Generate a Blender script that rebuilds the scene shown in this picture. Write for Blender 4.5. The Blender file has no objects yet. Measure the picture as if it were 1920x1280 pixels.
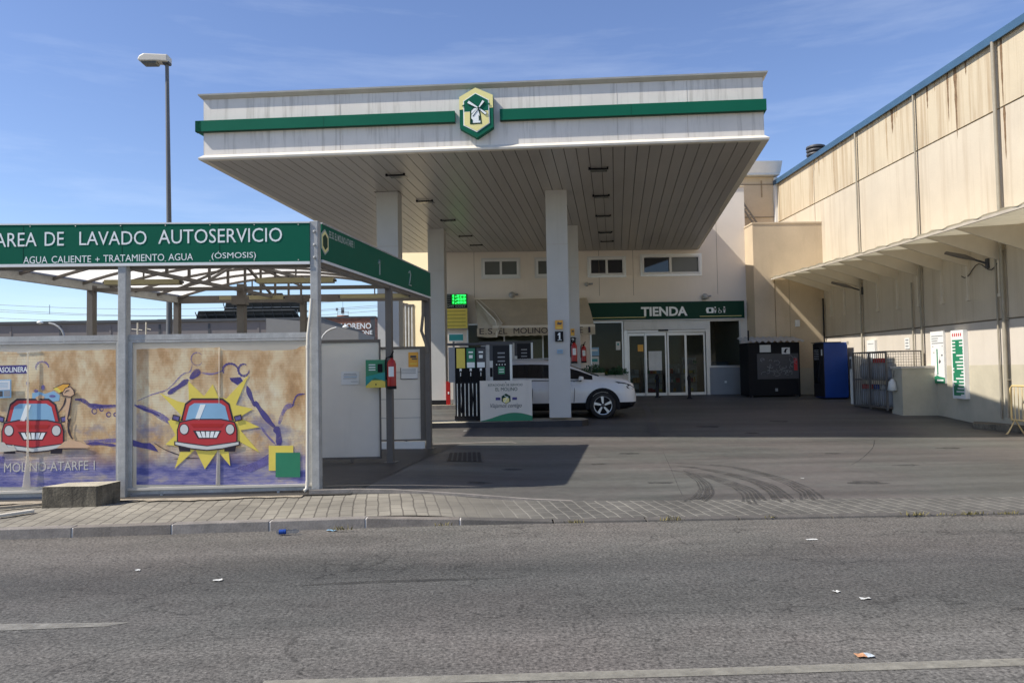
import bpy, bmesh, math, random
from mathutils import Vector, Matrix
random.seed(7)
sc = bpy.context.scene
COL = sc.collection
R = math.radians

# ------------------------------------------------------------------ camera
YAW, PITCH, ROLL, FPX = 3.15518878e-02, 3.89848993e-02, -1.74512215e-02, 1446.0
EYE = Vector((0, 0, 1.6))
_f = Vector((math.sin(YAW)*math.cos(PITCH), math.cos(YAW)*math.cos(PITCH), math.sin(PITCH)))
_r = Vector((math.cos(YAW), -math.sin(YAW), 0))
_u = _r.cross(_f)
CR = _r*math.cos(ROLL) + _u*math.sin(ROLL)
CU = -_r*math.sin(ROLL) + _u*math.cos(ROLL)
cam = bpy.data.cameras.new('camera')
cam.sensor_width = 36.0
cam.lens = 36.0*FPX/1920.0
cam.clip_start = 0.05
cam.clip_end = 3000
co = bpy.data.objects.new('camera', cam)
COL.objects.link(co)
m = Matrix((CR, CU, -_f)).transposed().to_4x4()
m.translation = EYE
co.matrix_world = m
sc.camera = co

# ------------------------------------------------------------------ sun, sky, exposure
TRAVEL = Vector((1.0, 0.24, -1.11)).normalized()
sun = bpy.data.lights.new('sun', 'SUN')
sun.energy = 4.6
sun.angle = R(0.5)
sun.color = (1.0, 0.94, 0.84)
so = bpy.data.objects.new('sun', sun)
COL.objects.link(so)
so.rotation_euler = TRAVEL.to_track_quat('-Z', 'Y').to_euler()
so.location = (-30, -10, 40)
SKY_K = 0.125
w = bpy.data.worlds.new('World')
sc.world = w
w.use_nodes = True
nt = w.node_tree
nt.nodes.clear()
N = nt.nodes.new
out = N('ShaderNodeOutputWorld'); bg = N('ShaderNodeBackground'); sky = N('ShaderNodeTexSky')
sky.sky_type = 'NISHITA'
sky.sun_disc = False
sky.sun_elevation = math.asin(-TRAVEL.z)
sky.sun_rotation = math.atan2(-TRAVEL.x, -TRAVEL.y)
sky.altitude = 600
sky.air_density = 1.0
sky.dust_density = 0.4
sky.ozone_density = 3.4
bg.inputs['Strength'].default_value = SKY_K
# thin cirrus: noise on the sky direction
tc = N('ShaderNodeTexCoord'); mp = N('ShaderNodeMapping'); nz = N('ShaderNodeTexNoise'); rp = N('ShaderNodeValToRGB'); mx = N('ShaderNodeMixRGB')
mp.inputs['Scale'].default_value = (1.2, 2.0, 10.0)
mp.inputs['Rotation'].default_value = (R(6), R(-5), 0)
nz.inputs['Scale'].default_value = 2.2; nz.inputs['Detail'].default_value = 7; nz.inputs['Roughness'].default_value = 0.62
rp.color_ramp.elements[0].position = 0.50; rp.color_ramp.elements[0].color = (0, 0, 0, 1)
rp.color_ramp.elements[1].position = 0.85; rp.color_ramp.elements[1].color = (0.14, 0.14, 0.14, 1)
mx.inputs['Color2'].default_value = (7.5, 8.0, 8.6, 1)
L = nt.links.new
L(tc.outputs['Generated'], mp.inputs['Vector']); L(mp.outputs['Vector'], nz.inputs['Vector'])
L(nz.outputs['Fac'], rp.inputs['Fac']); L(rp.outputs['Color'], mx.inputs['Fac'])
hs = N('ShaderNodeHueSaturation'); hs.inputs['Saturation'].default_value = 1.02; hs.inputs['Hue'].default_value = 0.51; L(sky.outputs['Color'], hs.inputs['Color']); L(hs.outputs['Color'], mx.inputs['Color1']); L(mx.outputs['Color'], bg.inputs['Color']); L(bg.outputs['Background'], out.inputs['Surface'])
vs = sc.view_settings
vs.view_transform = 'Standard'; vs.look = 'None'; vs.exposure = 0.5; vs.gamma = 1.0
vs.use_curve_mapping = False

# ------------------------------------------------------------------ helpers
def ray(x, y):
    return CR*((x-960)/FPX) - CU*((y-640)/FPX) + _f
def at(x, y, X=None, Y=None, Z=None, n=None, p=None):
    """a photo pixel (1920 x 1280) carried out to a wall, floor or other plane of the place"""
    d = ray(x, y)
    if X is not None: t = (X-EYE.x)/d.x
    elif Y is not None: t = (Y-EYE.y)/d.y
    elif Z is not None: t = (Z-EYE.z)/d.z
    else: t = (Vector(p)-EYE).dot(Vector(n))/d.dot(Vector(n))
    return EYE + d*t

def lerp(a, b, t): return a+(b-a)*t
def interp(x, xs, ys, smooth=False):
    if x <= xs[0]: return ys[0]
    for i in range(len(xs)-1):
        if x <= xs[i+1]:
            t = (x-xs[i])/(xs[i+1]-xs[i])
            if smooth: t = t*t*(3-2*t)
            return ys[i]+(ys[i+1]-ys[i])*t
    return ys[-1]
def sstep(a, b, x):
    t = min(1, max(0, (x-a)/(b-a))); return t*t*(3-2*t)
def gz(X, Y):
    """height of the paved yard: falls to the road, rises to the shop"""
    z = interp(Y, [8.0, 9.2, 12, 16.5, 18, 20, 24, 28, 45], [.03, .03, .045, .095, .175, .34, .51, .645, .70])
    k = interp(Y, [9, 16, 20, 26.5], [0, -.009, -.012, 0])
    z += k*max(-6, min(14, X-2))
    z += .085*sstep(.9, -1.6, X)*sstep(18, 12, Y)
    return z

TEXC = {}
def text_geo(s, bold=0.0, shear=0.0):
    key = (s, bold, shear)
    if key in TEXC: return TEXC[key]
    cu = bpy.data.curves.new('txt', 'FONT'); cu.body = s; cu.resolution_u = 3; cu.offset = bold; cu.shear = shear
    o = bpy.data.objects.new('txt', cu); COL.objects.link(o)
    dg = bpy.context.evaluated_depsgraph_get(); dg.update()
    me = bpy.data.meshes.new_from_object(o.evaluated_get(dg))
    V = [tuple(v.co[:2]) for v in me.vertices]; F = [tuple(p.vertices) for p in me.polygons]
    bpy.data.objects.remove(o); bpy.data.curves.remove(cu); bpy.data.meshes.remove(me)
    TEXC[key] = (V, F)
    return V, F

class MB:
    """collects shapes; build() links them as one mesh object"""
    def __init__(s): s.v = []; s.f = []; s.m = []; s.s = []; s.mats = []
    def mi(s, mat):
        if mat not in s.mats: s.mats.append(mat)
        return s.mats.index(mat)
    def add(s, vs_, fs, mat, smooth=False):
        b = len(s.v); k = s.mi(mat)
        s.v += [tuple(v) for v in vs_]
        for f in fs:
            s.f.append(tuple(b+i for i in f)); s.m.append(k); s.s.append(smooth)
    def obox(s, o, a, b, c, mat):
        o, a, b, c = Vector(o), Vector(a), Vector(b), Vector(c)
        V = [o, o+a, o+a+b, o+b, o+c, o+a+c, o+a+b+c, o+b+c]
        s.add(V, [(0,3,2,1), (4,5,6,7), (0,1,5,4), (1,2,6,5), (2,3,7,6), (3,0,4,7)], mat)
    def box(s, x0, x1, y0, y1, z0, z1, mat):
        s.obox((x0, y0, z0), (x1-x0, 0, 0), (0, y1-y0, 0), (0, 0, z1-z0), mat)
    def bar(s, p, q, w_, h, mat, up=(0, 0, 1)):
        p, q = Vector(p), Vector(q); d = q-p
        side = d.cross(Vector(up))
        if side.length < 1e-6: side = d.cross(Vector((0, 1, 0)))
        side.normalize(); u2 = side.cross(d).normalized()
        s.obox(p-side*w_/2-u2*h/2, d, side*w_, u2*h, mat)
    def tube(s, pts, r, mat, n=8, caps=True):
        pts = [Vector(p) for p in pts]
        rs = r if isinstance(r, (list, tuple)) else [r]*len(pts)
        V = []; F = []; prev = None
        for i, p in enumerate(pts):
            d = (pts[min(i+1, len(pts)-1)]-pts[max(i-1, 0)]).normalized()
            if prev is None:
                a = d.cross(Vector((0, 0, 1)))
                if a.length < 1e-3: a = Vector((1, 0, 0))
            else: a = prev-d*prev.dot(d)
            a.normalize(); prev = a; b = d.cross(a)
            for k in range(n):
                t = 2*math.pi*k/n
                V.append(p+(a*math.cos(t)+b*math.sin(t))*rs[i])
        for i in range(len(pts)-1):
            for k in range(n):
                F.append((i*n+k, i*n+(k+1) % n, (i+1)*n+(k+1) % n, (i+1)*n+k))
        s.add(V, F, mat, n > 5)
        if caps: s.add(V[:n], [tuple(range(n))], mat); s.add(V[-n:], [tuple(range(n))], mat)
    def lathe(s, prof, c, mat, n=16, axis='z', caps=True):
        V = []; F = []; c = Vector(c)
        for r, h in prof:
            for k in range(n):
                t = 2*math.pi*k/n
                if axis == 'z': V.append(c+Vector((r*math.cos(t), r*math.sin(t), h)))
                else: V.append(c+Vector((r*math.cos(t), h, r*math.sin(t))))
        for i in range(len(prof)-1):
            for k in range(n):
                F.append((i*n+k, i*n+(k+1) % n, (i+1)*n+(k+1) % n, (i+1)*n+k))
        s.add(V, F, mat, True)
        if caps: s.add(V[:n], [tuple(range(n))], mat); s.add(V[-n:], [tuple(range(n))], mat)
    def prism(s, poly, vec, mat):
        P = [Vector(p) for p in poly]; vec = Vector(vec); n = len(P)
        V = P+[p+vec for p in P]
        s.add(V, [tuple(range(n))[::-1], tuple(range(n, 2*n))]+[(i, (i+1) % n, n+(i+1) % n, n+i) for i in range(n)], mat)
    def quad(s, a, b, c, d, mat): s.add([a, b, c, d], [(0, 1, 2, 3)], mat)
    def text(s, t, p0, p1, h, up, mat, off=(0, 0, 0), bold=0.0, shear=0.0):
        """lettering filling p0..p1 along its baseline and h along up"""
        V, F = text_geo(t, bold, shear)
        xs = [v[0] for v in V]; ys = [v[1] for v in V]
        x0, x1, y0, y1 = min(xs), max(xs), min(ys), max(ys)
        p0, p1, up, off = Vector(p0), Vector(p1), Vector(up).normalized(), Vector(off)
        W = [p0+(p1-p0)*((x-x0)/(x1-x0))+up*(h*(y-y0)/(y1-y0))+off for x, y in V]
        s.add(W, F, mat)
    def build(s, name, parent=None, bevel=0.0, world=True, fix=True):
        me = bpy.data.meshes.new(name)
        b = BASE.get(parent.name, Vector((0, 0, 0))) if (parent and world) else Vector((0, 0, 0))
        q = parent.parent if (parent and world) else None
        me.from_pydata([Vector(v)-b for v in s.v], [], s.f)
        for mt in s.mats: me.materials.append(mt)
        me.polygons.foreach_set('material_index', s.m)
        me.polygons.foreach_set('use_smooth', s.s)
        if fix:
            bm = bmesh.new(); bm.from_mesh(me); bmesh.ops.recalc_face_normals(bm, faces=bm.faces); bm.to_mesh(me); bm.free()
        me.update()
        o = bpy.data.objects.new(name, me); COL.objects.link(o)
        if parent: o.parent = parent; BASE[o.name] = b
        if bevel:
            md = o.modifiers.new('bevel', 'BEVEL'); md.width = bevel; md.segments = 2; md.limit_method = 'ANGLE'; md.angle_limit = R(40)
        return o
BASE = {}
def tag(o, label, cat, group=None):
    o['label'] = label; o['category'] = cat
    if group: o['group'] = group
    return o
def thing(name, label, cat, loc=(0, 0, 0), group=None):
    o = bpy.data.objects.new(name, None); COL.objects.link(o); o.location = loc; o.empty_display_size = .2
    BASE[o.name] = Vector(loc)
    return tag(o, label, cat, group)
def struct(o, kind='structure'): o['kind'] = kind; return o
def copy_tree(o, parent=None):
    c = o.copy(); COL.objects.link(c)
    if parent: c.parent = parent
    for ch in list(o.children): copy_tree(ch, c)
    return c

# ------------------------------------------------------------------ materials
def newmat(name):
    mt = bpy.data.materials.new(name); mt.use_nodes = True
    t = mt.node_tree; b = t.nodes['Principled BSDF']
    return mt, t, b
def M(name, col, rough=.6, metal=0., var=.10, vs_=2.0, fine=0., fs=60., streak=0., scol=(.2, .15, .1), ss=(3, 3, .25), sthr=.55,
      bump=0., bs=40., spec=.5, trans=0., emit=0.):
    mt, t, b = newmat(name)
    n = t.nodes.new; l = t.links.new
    tc_ = n('ShaderNodeTexCoord')
    def noise(scale, detail=5, vec=None, rg=.6):
        x = n('ShaderNodeTexNoise'); x.inputs['Scale'].default_value = scale; x.inputs['Detail'].default_value = detail; x.inputs['Roughness'].default_value = rg
        l(vec if vec else tc_.outputs['Object'], x.inputs['Vector']); return x
    def mul(c, fac, lo, hi):
        r = n('ShaderNodeMapRange'); r.inputs['From Min'].default_value = .3; r.inputs['From Max'].default_value = .7
        r.inputs['To Min'].default_value = lo; r.inputs['To Max'].default_value = hi; l(fac, r.inputs['Value'])
        x = n('ShaderNodeVectorMath'); x.operation = 'SCALE'; l(c, x.inputs[0]); l(r.outputs['Result'], x.inputs['Scale']); return x.outputs[0]
    rgb = n('ShaderNodeRGB'); rgb.outputs[0].default_value = (*col, 1); c = rgb.outputs[0]
    if var: c = mul(c, noise(vs_).outputs['Fac'], 1-var, 1+var)
    if fine: c = mul(c, noise(fs, 2).outputs['Fac'], 1-fine, 1+fine)
    if streak:
        mp_ = n('ShaderNodeMapping'); mp_.inputs['Scale'].default_value = ss; l(tc_.outputs['Object'], mp_.inputs['Vector'])
        q = noise(1.0, 6, mp_.outputs['Vector'], .65)
        r = n('ShaderNodeMapRange'); r.inputs['From Min'].default_value = sthr; r.inputs['From Max'].default_value = sthr+.2
        r.inputs['To Max'].default_value = streak; l(q.outputs['Fac'], r.inputs['Value'])
        x = n('ShaderNodeMixRGB'); x.inputs['Color2'].default_value = (*scol, 1); l(r.outputs['Result'], x.inputs['Fac']); l(c, x.inputs['Color1']); c = x.outputs['Color']
    l(c, b.inputs['Base Color'])
    b.inputs['Roughness'].default_value = rough; b.inputs['Metallic'].default_value = metal
    b.inputs['Specular IOR Level'].default_value = spec
    if bump:
        q = noise(bs, 4); bp = n('ShaderNodeBump'); bp.inputs['Strength'].default_value = bump; bp.inputs['Distance'].default_value = .01
        l(q.outputs['Fac'], bp.inputs['Height']); l(bp.outputs['Normal'], b.inputs['Normal'])
    if emit:
        b.inputs['Emission Color'].default_value = (*col, 1); b.inputs['Emission Strength'].default_value = emit
    if trans:
        tr = n('ShaderNodeBsdfTranslucent'); l(c, tr.inputs['Color']); mxs = n('ShaderNodeMixShader'); mxs.inputs['Fac'].default_value = trans
        o = t.nodes['Material Output']; l(b.outputs[0], mxs.inputs[1]); l(tr.outputs[0], mxs.inputs[2]); l(mxs.outputs[0], o.inputs['Surface'])
    return mt
def MA(name, col, hole):
    """worn transparent ink: patches of the film below show through"""
    mt, t, b = newmat(name); n = t.nodes.new; l = t.links.new
    tc_ = n('ShaderNodeTexCoord'); q = n('ShaderNodeTexNoise'); q.inputs['Scale'].default_value = 9; q.inputs['Detail'].default_value = 6; q.inputs['Roughness'].default_value = .7; l(tc_.outputs['Object'], q.inputs['Vector'])
    r = n('ShaderNodeMapRange'); r.inputs['From Min'].default_value = .32; r.inputs['From Max'].default_value = .68; r.inputs['To Min'].default_value = max(0, hole-.35); r.inputs['To Max'].default_value = min(1, hole+.35); l(q.outputs['Fac'], r.inputs['Value'])
    b.inputs['Base Color'].default_value = (*col, 1); b.inputs['Roughness'].default_value = .5
    tr = n('ShaderNodeBsdfTransparent'); mxs = n('ShaderNodeMixShader'); l(r.outputs[0], mxs.inputs['Fac']); l(b.outputs[0], mxs.inputs[1]); l(tr.outputs[0], mxs.inputs[2]); l(mxs.outputs[0], t.nodes['Material Output'].inputs['Surface']); return mt
def MGLASS(name, tint=(.75, .8, .8), dark=.0):
    mt, t, b = newmat(name); n = t.nodes.new; l = t.links.new
    tr = n('ShaderNodeBsdfTransparent'); tr.inputs['Color'].default_value = (*tint, 1)
    gl = n('ShaderNodeBsdfGlossy'); gl.inputs['Roughness'].default_value = .02
    lw_ = n('ShaderNodeLayerWeight'); lw_.inputs['Blend'].default_value = .5
    pw = n('ShaderNodeMath'); pw.operation = 'POWER'; pw.inputs[1].default_value = 4.0; l(lw_.outputs['Facing'], pw.inputs[0])
    mul = n('ShaderNodeMath'); mul.operation = 'MULTIPLY_ADD'; mul.inputs[1].default_value = .8; mul.inputs[2].default_value = .012; l(pw.outputs[0], mul.inputs[0])
    mxs = n('ShaderNodeMixShader'); l(mul.outputs[0], mxs.inputs['Fac']); l(tr.outputs[0], mxs.inputs[1]); l(gl.outputs[0], mxs.inputs[2])
    l(mxs.outputs[0], t.nodes['Material Output'].inputs['Surface']); return mt

def ground_mat(name, base, warm, specks, sp_scale, patches, rough=.85, bump=.5, crack=0., bands=None):
    """asphalt / worn concrete: large patches, stretched traffic wear, stone specks and hairline cracks"""
    mt, t, b = newmat(name); n = t.nodes.new; l = t.links.new
    tc_ = n('ShaderNodeTexCoord')
    def noise(scale, detail, rg=.6, sc3=None):
        x = n('ShaderNodeTexNoise'); x.inputs['Scale'].default_value = scale; x.inputs['Detail'].default_value = detail; x.inputs['Roughness'].default_value = rg
        if sc3:
            mp_ = n('ShaderNodeMapping'); mp_.inputs['Scale'].default_value = sc3; l(tc_.outputs['Object'], mp_.inputs['Vector']); l(mp_.outputs['Vector'], x.inputs['Vector'])
        else: l(tc_.outputs['Object'], x.inputs['Vector'])
        return x.outputs['Fac']
    def rng(f, a, b_, lo, hi):
        r = n('ShaderNodeMapRange'); r.inputs['From Min'].default_value = a; r.inputs['From Max'].default_value = b_
        r.inputs['To Min'].default_value = lo; r.inputs['To Max'].default_value = hi; l(f, r.inputs['Value']); return r.outputs['Result']
    def scale(c, f):
        x = n('ShaderNodeVectorMath'); x.operation = 'SCALE'; l(c, x.inputs[0]); l(f, x.inputs['Scale']); return x.outputs[0]
    mixc = n('ShaderNodeMixRGB'); mixc.inputs['Color1'].default_value = (*base, 1); mixc.inputs['Color2'].default_value = (*warm, 1)
    l(rng(noise(.35, 4), .42, .6, 0, 1), mixc.inputs['Fac']); c = mixc.outputs['Color']
    c = scale(c, rng(noise(1.0, 5, .6, (.18, 1.3, 1)), .3, .7, 1-patches, 1+patches))
    c = scale(c, rng(noise(6., 6, .75), .3, .7, .82, 1.18))
    sp = noise(sp_scale, 2, .7)
    c = scale(c, rng(sp, .3, .72, 1-specks, 1+specks))
    c = scale(c, rng(noise(sp_scale*2.7, 1, .5), .62, .74, 1, 1+specks*1.3))
    if bands:
        c = scale(c, rng(noise(13, 3, .8), .30, .46, .72, 1.0)); c = scale(c, rng(noise(2.3, 5, .7, (.25, 1, 1)), .34, .48, .84, 1.0)); c = scale(c, rng(noise(9, 2, .5), .70, .74, 1.0, .55))
        sx_ = n('ShaderNodeSeparateXYZ'); l(tc_.outputs['Object'], sx_.inputs[0])
        wb = n('ShaderNodeMath'); wb.operation = 'MULTIPLY_ADD'; wb.inputs[1].default_value = .9; l(noise(.8, 6, .6, (.35, 1, 1)), wb.inputs[0]); l(sx_.outputs['Y'], wb.inputs[2])
        rr = n('ShaderNodeValToRGB'); e = rr.color_ramp.elements; lo_, hi_ = bands[0][0], bands[-1][0]
        while len(e) < len(bands): e.new(.5)
        for i, (yb_, m3) in enumerate(bands): e[i].position = (yb_-lo_)/(hi_-lo_); e[i].color = (m3[0]/2, m3[1]/2, m3[2]/2, 1)
        l(rng(wb.outputs[0], lo_+.45, hi_+.45, 0, 1), rr.inputs['Fac'])
        mv = n('ShaderNodeVectorMath'); mv.operation = 'MULTIPLY'; l(c, mv.inputs[0]); l(rr.outputs['Color'], mv.inputs[1]); m2 = n('ShaderNodeVectorMath'); m2.operation = 'SCALE'; l(mv.outputs[0], m2.inputs[0]); m2.inputs['Scale'].default_value = 2.0; c = m2.outputs[0]
    if crack:
        vo = n('ShaderNodeTexVoronoi'); vo.feature = 'DISTANCE_TO_EDGE'; vo.inputs['Scale'].default_value = 1.1
        nn = n('ShaderNodeTexNoise'); nn.inputs['Scale'].default_value = 2.5; nn.inputs['Detail'].default_value = 6; l(tc_.outputs['Object'], nn.inputs['Vector'])
        ad = n('ShaderNodeVectorMath'); ad.operation = 'MULTIPLY_ADD'; ad.inputs[1].default_value = (.6, .6, .6); l(nn.outputs['Color'], ad.inputs[0]); l(tc_.outputs['Object'], ad.inputs[2]); l(ad.outputs[0], vo.inputs['Vector'])
        mask = rng(vo.outputs['Distance'], .002, .014, 1-crack, 1)
        gate = rng(noise(.6, 4), .46, .54, 0, 1)
        mm = n('ShaderNodeMix'); mm.data_type = 'FLOAT'; mm.inputs[2].default_value = 1.0; l(gate, mm.inputs[0]); l(mask, mm.inputs[3]); c = scale(c, mm.outputs[0])
    l(c, b.inputs['Base Color']); b.inputs['Roughness'].default_value = rough; b.inputs['Specular IOR Level'].default_value = .35
    bp = n('ShaderNodeBump'); bp.inputs['Strength'].default_value = bump; bp.inputs['Distance'].default_value = .006
    l(sp, bp.inputs['Height']); l(bp.outputs['Normal'], b.inputs['Normal'])
    return mt
def brick_mat(name, col, mortar, bw, bh, ms, rot=0, var=.15, axis='xy', off=.5, rough=.85, bump=.4, soiled=None):
    mt, t, b = newmat(name); n = t.nodes.new; l = t.links.new
    tc_ = n('ShaderNodeTexCoord'); mp_ = n('ShaderNodeMapping')
    mp_.inputs['Rotation'].default_value = (R(90) if axis == 'xz' else 0, 0, R(rot))
    wn = n('ShaderNodeTexNoise'); wn.inputs['Scale'].default_value = 2.2; wn.inputs['Detail'].default_value = 4; l(tc_.outputs['Object'], wn.inputs['Vector'])
    wa = n('ShaderNodeVectorMath'); wa.operation = 'MULTIPLY_ADD'; wa.inputs[1].default_value = (.05, .05, .05); l(wn.outputs['Color'], wa.inputs[0]); l(tc_.outputs['Object'], wa.inputs[2])
    l(wa.outputs[0], mp_.inputs['Vector'])
    br = n('ShaderNodeTexBrick'); br.offset = off; br.inputs['Scale'].default_value = 1; br.inputs['Brick Width'].default_value = bw; br.inputs['Row Height'].default_value = bh
    br.inputs['Mortar Size'].default_value = ms; br.inputs['Mortar Smooth'].default_value = .3; br.inputs['Bias'].default_value = 0
    br.inputs['Color1'].default_value = (*[c*(1-var) for c in col], 1); br.inputs['Color2'].default_value = (*[c*(1+var) for c in col], 1); br.inputs['Mortar'].default_value = (*mortar, 1)
    l(mp_.outputs['Vector'], br.inputs['Vector'])
    nz_ = n('ShaderNodeTexNoise'); nz_.inputs['Scale'].default_value = 1.6; nz_.inputs['Detail'].default_value = 8; l(tc_.outputs['Object'], nz_.inputs['Vector'])
    r = n('ShaderNodeMapRange'); r.inputs['From Min'].default_value = .3; r.inputs['From Max'].default_value = .7; r.inputs['To Min'].default_value = .72; r.inputs['To Max'].default_value = 1.25; l(nz_.outputs['Fac'], r.inputs['Value'])
    colr = br.outputs['Color']
    if soiled:
        b2 = n('ShaderNodeMixRGB'); b2.inputs['Color1'].default_value = (*soiled[0], 1); b2.inputs['Color2'].default_value = (*soiled[1], 1); l(br.outputs['Fac'], b2.inputs['Fac'])
        sx_ = n('ShaderNodeSeparateXYZ'); l(tc_.outputs['Object'], sx_.inputs[0]); r3 = n('ShaderNodeMapRange'); r3.interpolation_type = 'SMOOTHSTEP'; r3.inputs['From Min'].default_value = soiled[2]; r3.inputs['From Max'].default_value = soiled[3]; l(sx_.outputs['X'], r3.inputs['Value'])
        m3 = n('ShaderNodeMixRGB'); l(r3.outputs['Result'], m3.inputs['Fac']); l(br.outputs['Color'], m3.inputs['Color1']); l(b2.outputs['Color'], m3.inputs['Color2']); colr = m3.outputs['Color']
    x = n('ShaderNodeVectorMath'); x.operation = 'SCALE'; l(colr, x.inputs[0]); l(r.outputs['Result'], x.inputs['Scale'])
    l(x.outputs[0], b.inputs['Base Color']); b.inputs['Roughness'].default_value = rough
    bp = n('ShaderNodeBump'); bp.inputs['Strength'].default_value = bump; bp.inputs['Distance'].default_value = .006; bp.invert = True
    l(br.outputs['Fac'], bp.inputs['Height']); l(bp.outputs['Normal'], b.inputs['Normal'])
    return mt

m_road = ground_mat('asphalt', (.076, .075, .070), (.081, .076, .071), .62, 40, .24, bump=1.0, crack=.42, bands=[(3.0, (1.78, 1.72, 1.66)), (4.6, (1.56, 1.50, 1.45)), (5.1, (1.04, 1.03, 1.01)), (6.3, (.90, .91, .91)), (6.75, (1.22, 1.19, 1.15)), (7.9, (1.55, 1.49, 1.40))])
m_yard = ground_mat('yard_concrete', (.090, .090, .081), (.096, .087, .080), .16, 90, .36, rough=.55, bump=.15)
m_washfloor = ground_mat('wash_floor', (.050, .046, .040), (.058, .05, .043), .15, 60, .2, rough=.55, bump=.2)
m_earth = ground_mat('dry_ground', (.22, .19, .14), (.25, .21, .16), .2, 20, .2)
m_paver = brick_mat('pavers', (.225, .205, .165), (.095, .083, .066), .27, .135, .009, rot=-98, var=.09, soiled=((.090, .085, .074), (.20, .188, .16), -1.2, .9))
m_kerb = M('kerb_concrete', (.20, .18, .16), .9, var=.22, vs_=6, fine=.15, fs=80, bump=.3)
m_kerb2 = M('kerb_concrete_darker', (.165, .145, .125), .9, var=.25, vs_=5, fine=.15, fs=80, bump=.3)
m_kerbd = M('soiled_kerb', (.085, .078, .07), .9, var=.25, vs_=6, fine=.15, fs=80, bump=.3)
m_kerbj = M('kerb_mortar', (.5, .47, .43), .9)
m_line = MA('worn_paint', (.26, .25, .22), .22)
m_lineg = MA('grey_edge_paint', (.28, .265, .22), .22)
m_sand = M('swept_sand', (.31, .265, .20), .95, var=.3, vs_=7, fine=.2, fs=90, bump=.4)
m_wall = M('cream_wall_panel', (.515, .435, .31), .85, var=.07, vs_=.7, fine=.03, fs=30, streak=.75, scol=(.31, .215, .12), ss=(6, 6, .2), sthr=.47, bump=.05)
m_wall2 = M('pale_wall_panel', (.53, .46, .355), .85, var=.07, vs_=.7, fine=.03, fs=30, streak=.5, scol=(.37, .29, .20), ss=(5, 5, .25), sthr=.50, bump=.05)
m_wall3 = M('lower_wall_paint', (.55, .495, .425), .85, var=.06, vs_=.9, fine=.03, streak=.3, scol=(.41, .34, .27), ss=(4, 4, .4), bump=.05)
m_dado = M('beige_dado_paint', (.46, .415, .315), .85, var=.12, vs_=1.3, streak=.4, scol=(.32, .29, .24), ss=(1.5, 1.5, 1.2), bump=.08)
m_rust = M('rust_stain', (.17, .105, .055), .9, var=.35, vs_=12)
m_rustl = M('faint_rust_stain', (.36, .265, .16), .9, var=.2, vs_=12)
m_joint = M('dark_wall_joint', (.22, .18, .13), .9)  # own dark colour of the joints in the walls
m_tan = M('tan_render', (.56, .45, .31), .9, var=.10, vs_=.8, fine=.05, streak=.35, scol=(.42, .32, .21), ss=(2.5, 2.5, .4), bump=.1)
m_fac = M('facade_panel', (.78, .70, .60), .85, var=.06, vs_=.6, fine=.03, streak=.25, scol=(.60, .52, .43), ss=(3, 3, .2), bump=.05)
m_yel = M('yellow_cream_wall', (.68, .56, .34), .85, var=.08, vs_=.5, streak=.25, scol=(.45, .34, .2), ss=(2, 2, .2))
m_white = M('white_paint', (.72, .72, .70), .5, var=.05, vs_=3)
m_whited = M('dirty_white_sheet', (.62, .62, .58), .45, var=.08, vs_=1.5, streak=.35, scol=(.40, .39, .35), ss=(4, 4, .5))
m_fascia = M('fascia_sheet', (.71, .665, .595), .5, var=.07, vs_=1.2, streak=.7, scol=(.38, .345, .29), ss=(9, 9, .6), sthr=.50)
m_trim = M('fascia_trim', (.72, .665, .56), .5, var=.08, vs_=3)
m_trimd = M('weathered_trim', (.45, .40, .33), .6, var=.1, vs_=3)
m_frp = M('aged_fibreglass_sheet', (.62, .57, .43), .6, var=.12, vs_=1.5, streak=.4, scol=(.4, .36, .26), ss=(1, 5, 1), trans=.30)
m_brk = M('cream_bracket_paint', (.60, .54, .44), .7, var=.06)
m_wrapo = M('faded_orange_foil', (.55, .28, .14), .5, var=.3, vs_=40)
m_wrapb = M('faded_blue_foil', (.42, .47, .50), .5, var=.3, vs_=40)
m_pole = M('lamp_pole_paint', (.12, .12, .12), .5, var=.08)
m_pipe = M('weathered_pipe', (.30, .27, .21), .7, var=.12, vs_=4)
m_soff = M('soffit_slat', (.385, .36, .325), .34, var=.06, vs_=.5, streak=.35, scol=(.27, .245, .21), ss=(3, .2, 1))
m_groove = M('soffit_groove', (.13, .115, .10), .9)
m_green = M('deep_green', (.009, .115, .068), .5, var=.05, vs_=2, spec=.08)
m_greend = M('dark_green', (.005, .045, .026), .45, var=.05, spec=.15)
m_greenl = M('leaf_green_print', (.04, .25, .12), .5)
m_green3 = M('mid_green_print', (.02, .20, .10), .5)
m_yellow = M('pale_yellow', (.80, .72, .30), .45, var=.04)
m_yelb = M('bright_yellow_print', (.78, .62, .10), .5, var=.06, vs_=4)
m_letter = M('white_lettering', (.82, .85, .82), .45, var=.02)
m_letterg = M('faded_lettering', (.34, .40, .36), .5)
m_black = M('black_plastic', (.010, .010, .012), .6, var=.1, spec=.18)
m_blackm = M('black_metal', (.013, .013, .016), .5, var=.1, spec=.25)
m_dark = M('dark_grey', (.06, .06, .065), .5)
m_grey = M('mid_grey', (.26, .27, .28), .5, var=.06)
m_galv = M('galvanised_steel', (.40, .395, .37), .5, metal=.05, var=.16, vs_=7, fine=.08, fs=50, streak=.35, scol=(.24, .22, .19), ss=(9, 9, .7))
m_steelb = M('brown_grey_steel', (.13, .115, .10), .5, var=.1, vs_=5)
m_alu = M('aluminium', (.62, .62, .60), .35, metal=.5, var=.04)
m_pvc = M('white_pvc', (.58, .54, .46), .45, var=.06)
m_poly = M('polycarbonate_roof', (.82, .79, .73), .4, var=.06, vs_=3, trans=.7)
m_colpaint = M('column_paint', (.50, .49, .46), .5, var=.05, vs_=1.5, streak=.25, scol=(.36, .34, .30), ss=(6, 6, .4))
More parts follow.
